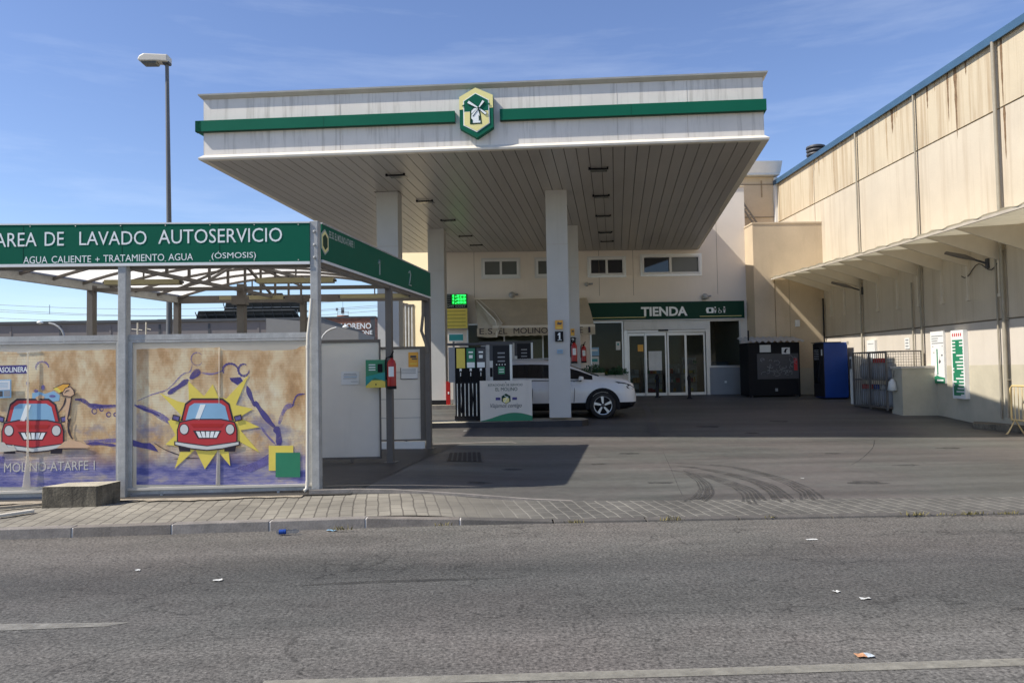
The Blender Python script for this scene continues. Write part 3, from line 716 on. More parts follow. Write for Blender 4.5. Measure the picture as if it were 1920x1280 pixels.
P0 = [(-.45, ya-.05, 4.2), (-.38, 27.3, 3.7), (-.34, 26.7, 3.2), (-.36, 26.35, 2.82)]
P1 = [(-.40, ya-.08, 4.2), (.0, 27.1, 3.72), (.30, 26.5, 3.35), (.32, 26.30, 2.78)]
P2 = [(-.30, ya-.02, 4.22), (.25, 27.2, 3.70), (.52, 26.45, 3.25), (.44, 26.33, 3.1)]
V = []
for A_, B2_, C_ in zip(P0, P1, P2): V += [A_, tuple((Vector(A_)+Vector(B2_))/2+Vector((0, .08, -.02))), B2_, C_]
b.add(V, [(4*i+j, 4*i+j+1, 4*i+5+j, 4*i+4+j) for i in range(3) for j in range(3)], m_awn, True)
b.tube([P1[0], P1[1], P1[2], P1[3]], .018, m_awnl, 6); b.tube([P2[0], P2[1], P2[2]], .016, m_awnl, 6)
b.build('loose_flap', aw)

# rear hall, cream hall, far buildings
rb = thing('rear_building', 'tan concrete hall with white cornice rising behind the shop', 'building', (9, 31.3, .6))
b = MB(); b.box(3, 12.02, 31.26, 44, 0, 9.45, m_tan); b.box(3, 12.0, 31.24, 31.27, 7.76, 7.79, m_joint); b.box(11.38, 11.44, 31.25, 31.262, 8.6, 9.3, m_rustl)
b.box(3, 12.0, 31.235, 31.262, 9.12, 9.15, m_joint)
b.build('wall', rb)
b = MB(); b.box(3, 12.07, 30.95, 44, 9.46, 9.55, m_whited); b.prism([(3, 30.95, 9.55), (3, 30.7, 9.97), (3, 31.3, 9.97), (3, 31.3, 9.55)], (9.1, 0, 0), m_white); b.build('cornice', rb)
b = MB(); 
for o_ in (0, .17): b.tube([(10.25+o_, 30.9, 8.45), (11.25+o_, 30.9, 6.9)], .035, m_steelb, 6)
for t in frange(.1, .9, .16): b.tube([(10.25+t, 30.9, 8.45-1.55*t), (10.42+t, 30.9, 8.45-1.55*t)], .02, m_steelb, 5)
b.build('ladder', rb)
b = MB(); b.box(11.9, 12.03, 31.1, 31.25, 6.7, 9.4, m_white); b.build('corner_strip', rb)

ch = thing('cream_hall', 'sunlit yellow cream wall with four thin drainpipes seen past the canopy columns', 'building', (-3, 34, .6))
ux = Vector((math.cos(R(-38)), math.sin(R(-38)), 0))
c0 = at(745, 560, Y=34); c0.z = 0; p_l = c0-ux*.9
b = MB(); b.obox(tuple(p_l), tuple(ux*9), (3, 4, 0), (0, 0, 10), m_yel); b.build('wall', ch)
nrm = Vector((-math.sin(R(38)), -math.cos(R(38)), 0))
for px_, top in ((757, 572), (763, 573), (769, 575), (775, 575)):
    P = at(px_, 600, n=nrm, p=p_l); T = at(px_, top, n=nrm, p=p_l); q = P+nrm*.06
    b = MB(); b.tube([(q.x, q.y, .5), (q.x, q.y, T.z)], .05, m_galv); b.box(q.x-.07, q.x+.07, q.y-.05, q.y+.05, T.z, T.z+.10, m_steelb); b.build('drainpipe', ch)

fw = thing('far_warehouse', 'long low grey brown warehouse far behind the car wash', 'warehouse', (-35, 60, 0))
b = MB(); b.box(-75, -12.9, 60, 80, -.1, 5.85, m_conc_far)
for x in frange(-74, -14, 3.7): b.box(x, x+.16, 59.97, 60, 1, 5.7, m_roofd if random.random() > .6 else m_conc_far)
b.build('wall', fw)
b = MB(); b.box(-75.2, -12.9, 59.85, 80, 5.86, 6.06, m_roofd); b.build('roof_edge', fw)
b = MB(); g0 = at(598, 604, Y=58); g1 = at(672, 622, Y=58); b.prism([(-16.5, 58, 0), (g1.x, 58, 0), (g1.x, 58, g1.z), (g0.x, 58, g0.z), (-16.5, 58, g0.z+.35)], (0, 8, 0), m_gable); b.build('gable', fw)
for (xa, ya_), (xb, yb_), h_ in [((366, 597), (470, 597), 8), ((398, 589), (545, 586), 9), ((452, 577), (530, 572), 9)]:
    pass
sa = thing('solar_array', 'three stepped rows of solar panels seen from behind on the far warehouse roof', 'solar panels', (-19, 63, 6))
for x0, x1, y, z0, z1 in [(-23.2, -14.9, 62, 6.1, 6.75), (-21.7, -14.8, 64, 6.8, 7.6), (-20.6, -16.9, 66, 7.7, 8.5)]:
    b = MB(); b.prism([(x0, y, z0), (x1, y, z0), (x1-.3, y-.8, z1), (x0+.5, y-.8, z1)], (0, .05, .04), m_solar); b.bar((x0, y-.02, z0+.1), (x1, y-.02, z0+.1), .06, .06, m_galv)
    b.bar((x0+.2, y-.45, z0+.4), (x1-.2, y-.45, z0+.4), .05, .05, m_galv)
    for x in frange(x0+.4, x1-.4, .75): b.bar((x, y+.1, z0-.6), (x-.15, y-.75, z1-.05), .05, .05, m_roofd)
    for x in frange(x0+.8, x1-.8, 2.6): b.bar((x, y, 5.9), (x, y-.2, z1-.2), .07, .07, m_galv)
    b.build('panel_row', sa)
bb = thing('brick_building', 'red brown brick building with white wall lettering in the distance', 'building', (-17, 95, 0))
b = MB(); b.box(-40, -13.85, 95, 110, -.1, 8.5, m_brickf); b.box(-40.1, -13.7, 94.9, 110, 8.5, 8.7, m_roofd); b.box(-14.35, -13.8, 94.95, 95, 0, 8.5, m_roofd)
def onB(x, y): P = at(x, y, Y=94.9); return P
for t, a, c, yb_, h_ in (('MORENO', 639, 696, 617, .72), ('ESTONE', 660, 698, 627.5, .52), ('24 38', 676, 696, 636.5, .34)):
    p, q = onB(a, yb_), onB(c, yb_-.3); b.text(t, (p.x, 94.9, p.z), (q.x, 94.9, p.z), h_, (0, 0, 1), m_letter, bold=.02)
b.build('wall', bb)
b = MB(); c = at(643, 592, Y=96)
for dx in (-.65, .0, .65): b.bar((c.x+dx, 96, 8.6), (c.x+dx, 96, 9.4), .05, .05, m_galv)
b.bar((c.x-.65, 96, 9.35), (c.x+.75, 96, 9.35), .05, .05, m_galv); b.lathe([(.75, 8.6), (.8, 8.75), (.7, 8.9)], (c.x, 96, 0), m_brickf, 12)
b.box(c.x-.2, c.x+.15, 95.9, 96.1, 9.1, 9.9, m_dark); b.box(c.x-.85, c.x-.6, 95.9, 96.1, 9.5, 9.85, m_dark); b.bar((c.x, 96, 9.9), (c.x, 96, 10.9), .03, .03, m_dark); b.build('roof_mast', bb)

# far lamps, wires, aerial
def far_lamp(px_, ptop, Y, dirx, label):
    P = at(px_, ptop, Y=Y); t = thing('far_street_lamp', label, 'street lamp', (P.x+dirx*1.7, Y, 0), 'far curved street lamps')
    b = MB(); x0 = P.x+dirx*1.7
    b.tube([(x0, Y, 0), (x0, Y, P.z-1.1)]+[(x0-dirx*1.3*(1-math.cos(a)), Y, P.z-1.1+1.05*math.sin(a)) for a in frange(.2, 1.4, .3)], [.09]+[.07]*6, m_galv); b.build('pole', t)
    b = MB(); b.lathe([(.02, -.0), (.2, .05), (.22, .12), (.1, .2), (.02, .22)], (P.x, Y, P.z-.12), m_letter, 8); b.build('lamp_head', t)
far_lamp(75, 604, 56, 1, 'curved street lamp against the grey brown warehouse wall')
far_lamp(648, 612, 54, -1, 'curved street lamp in front of the pale grey gable')
pl = thing('power_line', 'thin overhead wires crossing the sky above the far warehouse', 'power line', (-30, 85, 14))
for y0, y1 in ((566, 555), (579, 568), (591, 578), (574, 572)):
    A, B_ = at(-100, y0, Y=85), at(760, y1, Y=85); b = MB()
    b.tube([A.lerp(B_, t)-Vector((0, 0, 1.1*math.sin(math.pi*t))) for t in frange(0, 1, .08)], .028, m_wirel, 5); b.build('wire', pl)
b = MB(); P = at(93, 580, Y=85); b.bar((P.x, 85, P.z-.5), (P.x, 85, P.z+.5), .05, .05, m_wirel); b.build('spacer', pl)
for px_, top, lab in ((258, 605, 'thin white mast with a crossbar above the starburst print, nearer the front post'), (274, 604, 'thin white mast with a short crossbar above the starburst print, farther from the front post')):
    P = at(px_, top, Y=13.5); t = thing('aerial_mast', lab, 'mast', (P.x, 13.5, .15), 'thin white masts')
    b = MB(); b.tube([(P.x-.02, 13.5, .15), (P.x, 13.5, P.z)], .012, m_pvc, 6); b.build('pole', t)
    b = MB(); b.tube([(P.x-(.10 if px_ == 258 else .0), 13.5, P.z-.11), (P.x+.08, 13.5, P.z-.13)], .009, m_pvc, 6); b.build('crossbar', t)

# street lamp behind the wash
sl = thing('street_lamp', 'tall grey street lamp with a flat head above the car wash roof', 'street lamp', (-8.15, 20, .3))
b = MB(); b.tube([(-8.15, 20, .2), (-8.15, 20, 5), (-8.21, 20, 9.9)], [.085, .065, .045], m_pole, 12); b.build('pole', sl)
b = MB()
b.prism([(-8.14, 19.84, 9.74), (-8.14, 19.84, 9.93), (-8.75, 19.84, 9.96), (-8.86, 19.84, 9.90), (-8.91, 19.84, 9.80), (-8.85, 19.84, 9.76), (-8.45, 19.84, 9.76)], (0, .32, 0), m_pvc)
b.prism([(-8.84, 19.86, 9.755), (-8.42, 19.86, 9.755), (-8.45, 19.86, 9.70), (-8.80, 19.86, 9.70)], (0, .28, 0), m_frost)
b.box(-8.3, -8.12, 19.9, 20.1, 9.70, 9.78, m_dark); b.build('lamp_head', sl, bevel=.03)
# roof vent on the warehouse
rv = thing('roof_vent', 'grey louvred roof ventilator standing on the warehouse roof', 'roof vent', (14.5, 33, 10.3))
b = MB(); b.box(14.15, 14.85, 32.7, 33.4, 9.3, 10.35, m_dark)
for z in frange(10.3, 11.1, .16): b.lathe([(.35, z), (.40, z+.03), (.40, z+.10), (.33, z+.13)], (14.5, 33, 0), m_dark, 14)
b.lathe([(.42, 11.12), (.3, 11.24), (.02, 11.28)], (14.5, 33, 0), m_dark, 14); b.build('cowl', rv)

# ------------------------------------------------------------------ fuel canopy
FL, FR = Vector((-5.87, 16.146, 0)), Vector((5.586, 15.058, 0))
CU_ = (FR-FL).normalized(); CW = (FR-FL).length
CV = Vector((math.sin(R(9.4)), math.cos(R(9.4)), 0))
CN = Vector((CU_.y, -CU_.x, 0)); CN = CN if CN.y < 0 else -CN
ZS = 6.12
YB = 27.84
fc = thing('fuel_canopy', 'big flat grey white fuel canopy with green band over the pumps', 'canopy', (0, 20, .5))
def cp(a, t, z): P = FL+CU_*a+CV*t; return Vector((P.x, P.y, z-.0125*t))
def tb(a): return (YB-(FL+CU_*a).y)/CV.y
b = MB()
a = 0.0; wsl = .25
while a < CW-.02:
    a0, a1 = a+.007, min(a+wsl-.007, CW)
    V = [cp(a0, .02, ZS), cp(a1, .02, ZS), cp(a1, tb(a1), ZS-.02), cp(a0, tb(a0), ZS-.02), cp(a0, .02, ZS+.02), cp(a1, .02, ZS+.02), cp(a1, tb(a1), ZS), cp(a0, tb(a0), ZS)]
    b.add(V, [(0, 1, 2, 3), (0, 3, 7, 4), (1, 2, 6, 5)], m_soff)
    a += wsl
b.add([cp(0, 0, ZS+.022), cp(CW, 0, ZS+.022), cp(CW, tb(CW), ZS+.008), cp(0, tb(0), ZS+.008)], [(0, 1, 2, 3)], m_groove)
b.build('soffit', fc, fix=False)
def ring(z0, z1, o0, o1, mat, name, front_only=False):
    """fascia strip round front and both sides, offset o0 at z0 and o1 at z1, as a closed solid against the deck"""
    b = MB()
    def corners(z, o):
        return [cp(-o, tb(0), z), cp(-o, 0, z)+CN*o, cp(CW+o, 0, z)+CN*o, cp(CW+o, tb(CW), z)]
    A0, A1, B0, B1 = corners(z0, o0), corners(z1, o1), corners(z0, -.05), corners(z1, -.05)
    n = 4
    V = A0+A1+B0+B1
    F = []
    for i in range(3): F += [(i, i+1, 4+i+1, 4+i), (8+i, 8+i+1, 12+i+1, 12+i), (i, i+1, 8+i+1, 8+i), (4+i, 4+i+1, 12+i+1, 12+i)]
    F += [(0, 4, 12, 8), (3, 7, 15, 11)]
    b.add(V, F, mat); return b.build(name, fc)
ring(ZS+.10, 7.40, 0, 0, m_fascia, 'fascia')
ring(ZS-.01, ZS+.03, .075, .085, m_trim, 'bottom_trim'); ring(ZS+.03, ZS+.10, .085, .004, m_trim, 'drip_ledge')
ring(7.40, 7.46, .02, .08, m_trimd, 'top_trim'); ring(7.46, 7.49, .08, .09, m_trim, 'top_cap')
b = MB(); b.add([cp(.05, .05, 7.3), cp(CW-.05, .05, 7.3), cp(CW-.05, tb(CW), 7.3), cp(.05, tb(0), 7.3)], [(0, 1, 2, 3)], m_grey); b.build('deck', fc)
for a in (2.9, 5.72, 8.6, 10.0):
    b = MB(); c = cp(a, 0, 6.9)+CN*.001; b.obox(c-Vector((0, 0, .66)), CU_*.006, CN*.003, (0, 0, 1.14), m_trimd); b.build('fascia_seam', fc)
pE = FL+CN*0
def fA(x, y): P = at(x, y, n=CN, p=FL); return (P-FL).dot(CU_)
aL, aR, aE = fA(854, 224), fA(938, 218), CW
def band(a0, a1, wrap):
    b = MB(); o = cp(a0, 0, 6.695)+CN*.001
    b.obox(o, CU_*(a1-a0), CN*.11, (0, 0, .225), m_green); b.obox(o+Vector((0, 0, -.006)), CU_*(a1-a0), CN*.105, (0, 0, .006), m_greend)
    for q_ in frange(a0, a1, 2.3)[1:-1]: b.obox(cp(q_, 0, 6.695)+CN*.1105, CU_*.008, CN*.002, (0, 0, .225), m_greend)
    if wrap < 0: b.obox(cp(0, 0, 6.695)-CU_*.13+CN*.111, CU_*.129, CV*9, (0, 0, .225), m_green)
    if wrap > 0: b.obox(cp(CW, 0, 6.695)+CU_*.001+CN*.111, CU_*.03, CV*9, (0, 0, .225), m_green)
    return b.build('green_band', fc)
band(-.13, aL, -1); band(aR, CW, 1)
# columns
def column(cx, cy, zb, hw=.265, plinth=None):
    b = MB(); ux_, vy_ = CU_*hw*2, Vector((-CU_.y, CU_.x, 0))*.5
    o = Vector((cx, cy, 0))-ux_/2-vy_/2
    b.obox((o.x, o.y, zb), ux_, vy_, (0, 0, ZS-.03-zb), m_colpaint)
    b.obox((o.x, o.y, 3.95+zb-.5)+CN*.003 if False else (o+CN*.002+Vector((0, 0, 4.72))), ux_, CN*.002, (0, 0, .01), m_trimd)
    q = b.build('column', fc, bevel=.012)
    c_ = MB(); e = .05; o2 = o-CU_*e-vy_.normalized()*e; c_.obox((o2.x, o2.y, ZS-.045), ux_+CU_*2*e, vy_+vy_.normalized()*2*e, (0, 0, .02), m_groove); c_.build('collar', q)
    if plinth:
        c_ = MB(); o2 = o-CU_*.01-vy_.normalized()*.01; c_.obox((o2.x, o2.y, zb), ux_+CU_*.02, vy_+vy_.normalized()*.02, (0, 0, plinth), m_black); c_.build('plinth', q)
    return q
column(-2.40, 19.18, .40); column(1.775, 19.16, .455); column(-1.52, 23.82, .6, .25, .17); column(2.57, 23.5, .6, .25, .17)
# light fittings recessed in the soffit
for row, (rn, lst) in enumerate((('left', [(741, 326), (796, 375), (840, 411), (873, 441), (893, 458)]), ('right', [(1122, 314), (1127, 365), (1131, 403), (1135, 434), (1138, 451)]))):
    for k, (x, y) in enumerate(lst):
        P = at(x, y, Z=ZS)
        for _ in range(6): P = at(x, y, Z=ZS-.0125*(P-FL).dot(CV)/1.0)
        lab = ['dark soffit light bracket nearest the front edge', 'dark soffit light bracket second from the front edge', 'dark soffit light bracket in the middle of its row', 'dark soffit light bracket second from the shop wall', 'dark soffit light bracket closest to the shop wall'][k]
        o = thing('ceiling_light', lab+', %s row of the canopy' % rn, 'ceiling light', tuple(P), 'soffit lights of the fuel canopy')
        b = MB(); ux_ = CU_*.21
        b.bar(P-ux_-Vector((0, 0, .035)), P+ux_-Vector((0, 0, .035)), .03, .03, m_black)
        b.bar(P-ux_*1.05-Vector((0, 0, .02)), P-ux_*.85-Vector((0, 0, .02)), .05, .06, m_black); b.bar(P+ux_*.85-Vector((0, 0, .02)), P+ux_*1.05-Vector((0, 0, .02)), .05, .06, m_black)
        b.build('bracket', o)
        b = MB(); V = Vector((0, 0, -.012)); b.obox(P-ux_*.9+CV*.06+V, ux_*1.8, CV*.30, (0, 0, .011), m_frost); b.build('lens', o)
# emblem
em = thing('emblem_sign', 'hexagonal yellow and green windmill emblem on the canopy front', 'emblem', tuple(cp(fA(896, 217), 0, 6.85)), None)
b = MB(); EC = cp(fA(895, 217), 0, 6.845)
def ep(px_, py_, o): return EC+CU_*((px_-735)/315*.345)+Vector((0, 0, -(py_-683)/480*.51))+CN*o
def el(poly, mat, o, th=.004): b.prism([ep(x, y, o) for x, y in poly], CN*th, mat)
el([(418, 372), (722, 202), (1043, 355), (1045, 970), (740, 1165), (425, 970)], m_green, .001, .17)
el([(418, 372), (722, 202), (1043, 355), (1043, 598), (735, 598), (418, 622)], m_yellow, .1715)
el([(492, 455), (722, 305), (968, 445), (982, 898), (740, 1062), (492, 925)], m_letter, .176)
el([(508, 462), (722, 322), (950, 452), (957, 650), (510, 662)], m_green, .1805); el([(510, 672), (957, 660), (968, 892), (740, 1043), (508, 915)], m_yellow, .1805)
el([(470, 545), (510, 525), (510, 560), (475, 562)], m_green, .185); el([(952, 505), (990, 522), (990, 545), (952, 545)], m_green, .185)
el([(618, 645), (685, 585), (768, 585), (810, 690), (834, 905), (614, 908)], m_greend, .185); el([(645, 655), (695, 605), (758, 605), (788, 700), (812, 885), (640, 888)], m_letter, .190); el([(640, 800), (668, 830), (664, 886), (640, 888)], m_greend, .1945, .003); el([(775, 740), (795, 760), (800, 830), (780, 850)], m_greend, .1945, .003)
def sail(x0, y0, x1, y1, wv):
    dx, dy = x1-x0, y1-y0; L_ = math.hypot(dx, dy); nx, ny = -dy/L_, dx/L_
    for (ww, mt_, o) in ((wv+14, m_greend, .1945), (wv, m_letter, .1988)):
        el([(x0+nx*ww*.35, y0+ny*ww*.35), (x1+nx*ww, y1+ny*ww), (x1-nx*ww, y1-ny*ww), (x0-nx*ww*.35, y0-ny*ww*.35)], mt_, o, .0035)
sail(775, 605, 585, 480, 26); sail(775, 605, 870, 470, 22); sail(775, 605, 915, 720, 22); sail(775, 605, 655, 745, 16)
b.lathe([(0.001, 0), (.022, 0), (.022, -.01), (.001, -.01)], ep(775, 605, .205), m_greend, 8, 'y')
b.build('emblem_face', em, fix=True)

# ------------------------------------------------------------------ car wash shelter
WO = Vector((-2.18, 9.87, 0)); WU = Vector((-2.38, -.05, 0)).normalized(); WV = Vector((1.02, 5.13, 0)).normalized(); WN = Vector((WU.y, -WU.x, 0)); WN = WN if WN.y < 0 else -WN
SN = Vector((WV.y, -WV.x, 0))     # outward normal of the right side
AW, RB = 2.38, [0, 2.90, 5.23]
def wp(a, bb_, z): P = WO+WU*a+WV*bb_; return Vector((P.x, P.y, z))
ws = thing('car_wash_shelter', 'self service car wash shelter with green sign bands and arched translucent roof', 'car wash', (-3, 11, .1))
def wpost(a, bb_, z0, z1, w_=.10, mat=m_galv, d=.10):
    b = MB(); o = wp(a, bb_, 0)+WU*(-w_/2)+WV*(-d/2)
    b.obox((o.x, o.y, z0), WU*w_, WV*d, (0, 0, z1-z0), mat)
    o2 = wp(a, bb_, 0)-WU*.1-WV*.1; b.obox((o2.x, o2.y, z0-.0), WU*.2, WV*.2, (0, 0, .014), m_steelb)
    if a == 0 and bb_ == 0:
        for z in (3.42, 3.25, 3.09): b.lathe([(.001, -.07), (.018, -.07), (.018, -.05), (.012, -.045)], wp(a, bb_, z), m_galv, 8, 'y')
    return b.build('post', ws, bevel=.008)
wpost(0, 0, .10, 3.56); wpost(AW, 0, .10, 3.04); wpost(2*AW, 0, .1, 3.04)
for i in (1, 2):
    z = gz(wp(0, RB[i], 0).x, wp(0, RB[i], 0).y)
    for j in (0, 1, 2): wpost(j*AW, RB[i], z, 3.10, .10 if not (i == 1 and j == 1) else .12, m_steelb)
def beam(p, q, w_, h, mat=m_steelb, name='beam'):
    b = MB(); b.bar(p, q, w_, h, mat); return b.build(name, ws)
beam(wp(-.0, .06, 3.02), wp(2*AW, .06, 3.02), .06, .08, m_steelb); beam(wp(0, .05, 3.03), wp(0, RB[2], 3.03), .07, .09); beam(wp(2*AW, -.1, 3.12), wp(2*AW, RB[2], 3.12), .08, .20, m_galv)
beam(wp(0, RB[2], 3.08), wp(2*AW, RB[2], 3.08), .08, .14); beam(wp(0, RB[1], 3.03), wp(2*AW, RB[1], 3.03), .05, .06)
# longitudinal lattice girder on the middle line
b = MB()
b.bar(wp(AW, .05, 3.0), wp(AW, RB[2], 3.0), .045, .05, m_steelb); b.bar(wp(AW, .05, 3.46), wp(AW, RB[2], 3.46), .045, .05, m_steelb)
for t in frange(.35, RB[2]-.1, .55): b.bar(wp(AW, t, 3.0), wp(AW, t, 3.46), .035, .035, m_steelb)
b.bar(wp(AW, RB[1]-.05, 3.46), wp(AW, RB[1]-1.05, 3.02), .035, .035, m_steelb); b.bar(wp(AW, RB[1]+.05, 3.46), wp(AW, RB[1]+1.05, 3.02), .035, .035, m_steelb)
b.bar(wp(AW-.05, RB[1], 3.46), wp(AW-1.0, RB[1], 3.04), .035, .035, m_steelb); b.bar(wp(AW+.05, RB[1], 3.46), wp(AW+1.0, RB[1], 3.04), .035, .035, m_steelb)
b.box(wp(AW, RB[1], 0).x-.13, wp(AW, RB[1], 0).x+.10, wp(AW, RB[1], 0).y-.12, wp(AW, RB[1], 0).y+.05, 2.76, 2.90, m_steelb)
b.build('lattice_girder', ws)
def arch(a): return 3.10+.40*(1-((a-AW)/AW)**2)
for bb_ in frange(.12, RB[2]-.05, .64):
    b = MB(); A_ = frange(0, 2*AW, .24)
    for p, q in zip(A_, A_[1:]): b.bar(wp(p, bb_, arch(p)), wp(q, bb_, arch(q)), .04, .04, m_steelb)
    b.build('arched_rib', ws)
b = MB(); A_ = frange(-.03, 2*AW+.03, .2); Bv = frange(.0, RB[2]+.1, .53); V = [wp(a, q, arch(min(2*AW, max(0, a)))+.03) for q in Bv for a in A_]; n = len(A_)
b.add(V, [(j*n+i, j*n+i+1, (j+1)*n+i+1, (j+1)*n+i) for j in range(len(Bv)-1) for i in range(n-1)], m_poly, True); b.build('roof_sheet', ws, fix=False)
for a0, a1, bb_, z in ((2.55, 3.6, 1.5, 2.98), (.35, 1.45, 1.5, 2.98), (2.2, 3.3, 4.0, 2.98), (-.0, 1.2, 4.0, 2.98)):
    b = MB(); p, q = wp(a0, bb_, z), wp(a1, bb_, z); b.bar(p, q, .16, .07, M('yellowed_diffuser', (.36, .32, .18), .5, var=.08) if 'yellowed_diffuser' not in bpy.data.materials else bpy.data.materials['yellowed_diffuser'])
    b.bar(p.lerp(q, -.03), p.lerp(q, 1.03), .10, .03, m_dark); b.bar((p+q)/2, (p+q)/2+Vector((0, 0, .3)), .02, .02, m_steelb); b.build('strip_light', ws)
# front sign band
def fw_(x, y, o=0): return at(x, y, n=WN, p=WO+WN*(.06+o))
zt, zb_ = 3.53, 3.04
b = MB(); o = wp(.06, 0, zb_)+WN*.06
b.obox(o, WU*(2*AW+.3), -WN*.03, (0, 0, zt-zb_), m_green)
b.obox(wp(.06, 0, zb_-.035)+WN*.066, WU*(2*AW+.3), -WN*.05, (0, 0, .035), m_white); b.obox(wp(.06, 0, zt)+WN*.066, WU*(2*AW+.3), -WN*.05, (0, 0, .018), m_white)
for q_ in (1.18, 2.38, 3.58): b.obox(wp(q_, 0, zb_)+WN*.0605, WU*.006, WN*.001, (0, 0, zt-zb_), m_greend)
for q_ in frange(.2, 4.6, .55):
    for z_ in (zb_+.02, zt-.02): b.lathe([(.001, -.003), (.008, -.003), (.008, 0)], wp(q_, 0, z_)+WN*.0605, m_galv, 6, 'y')
def ftext(t, x0, y0, x1, y1, h, mat=m_letter, bold=0.): 
    b.text(t, fw_(x0, y0), fw_(x1, y1), h, (0, 0, 1), mat, off=WN*.004, bold=bold)
ftext('AREA', -10, 463.5, 69, 461.5, .172); ftext('DE', 84, 461, 120, 460.5, .172); ftext('LAVADO', 149, 460, 275, 458.5, .172); ftext('AUTOSERVICIO', 297, 457.5, 529, 453, .178)
ftext('AGUA', 44, 494.3, 89, 493.5, .088); ftext('CALIENTE', 97, 493.3, 171, 492, .088); ftext('+', 179, 490.5, 187, 490.3, .055); ftext('TRATAMIENTO', 194, 491.2, 308, 489, .088); ftext('AGUA', 316, 488.7, 362, 487.8, .088)
ftext('(ÓSMOSIS)', 397, 488.3, 480, 486.5, .115)
b.build('front_sign_band', ws)
# side sign band
b = MB(); s0, s1 = .08, RB[2]+.05; o = wp(0, s0, 3.08)+SN*.055
b.obox(o, WV*(s1-s0), -SN*.03, (0, 0, .46), m_green); b.obox(wp(0, s0, 3.045)+SN*.062, WV*(s1-s0), -SN*.05, (0, 0, .034), m_white); b.obox(wp(0, s0, 3.541)+SN*.062, WV*(s1-s0), -SN*.05, (0, 0, .02), m_galv)
def sp_(x, y): return at(x, y, n=SN, p=WO+SN*.0555)
def sB(x, y): return (sp_(x, y)-WO).dot(WV)
b.text('EE.SS. EL MOLINO-ATARFE 1', wp(0, sB(617, 445), 3.40)+SN*.0575, wp(0, sB(664, 465), 3.40)+SN*.0575, .095, (0, 0, 1), m_letterg, bold=.02)
b0 = sB(609, 460)
for k, (mt_, s_) in enumerate(((m_letterg, 1.0), (m_yellow, .85), (m_greend, .6))):
    b.prism([wp(0, b0, 3.32)+SN*(.056+.003*k)+WV*(.12*s_*x)+Vector((0, 0, .17*s_*z)) for x, z in ((-1, .55), (0, 1), (1, .55), (1, -.55), (0, -1), (-1, -.55))], SN*.0028, mt_)
for bb_, pts in ((sB(711, 495), [(-.05, .03), (.0, .10), (.0, -.14)]), (sB(768, 535), [(-.07, .08), (-.0, .12), (.05, .06), (-.02, -.08), (-.06, -.13), (.08, -.13)])):
    b.tube([wp(0, bb_+x, 3.29+z)+SN*.06 for x, z in pts], .013, m_letterg, 6)
b.build('side_sign_band', ws)
# front panels with printed banners
def front_panel(a0, a1):
    b = MB()
    def fr(aa, ab, z0, z1, d=.05): b.obox(wp(aa, 0, z0)+WN*.0, WU*(ab-aa), WN*(-d), (0, 0, z1-z0), m_galv)
    fr(a0, a1, 2.075, 2.145); fr(a0, a1, 2.045, 2.068, .04); fr(a0, a0+.05, .16, 2.045); fr(a1-.05, a1, .16, 2.045); fr(a0+.05, a1-.05, .155, .20)
    b.obox(wp(a0, -.02, .205), WU*(a1-a0), WN*(-.03), (0, 0, .03), m_pvc)
    for a in (a0+.42, a1-.42): b.obox(wp(a, 0, .08), WU*.03, WN*(-.03), (0, 0, .09), m_galv)
    p = b.build('panel_frame', ws)
    g = MB(); o = wp(a0+.05, .012, .2); g.obox(o, WU*(a1-a0-.1), -WN*.012, (0, 0, 1.845), m_polyp); g.build('sheet', p)
    return p
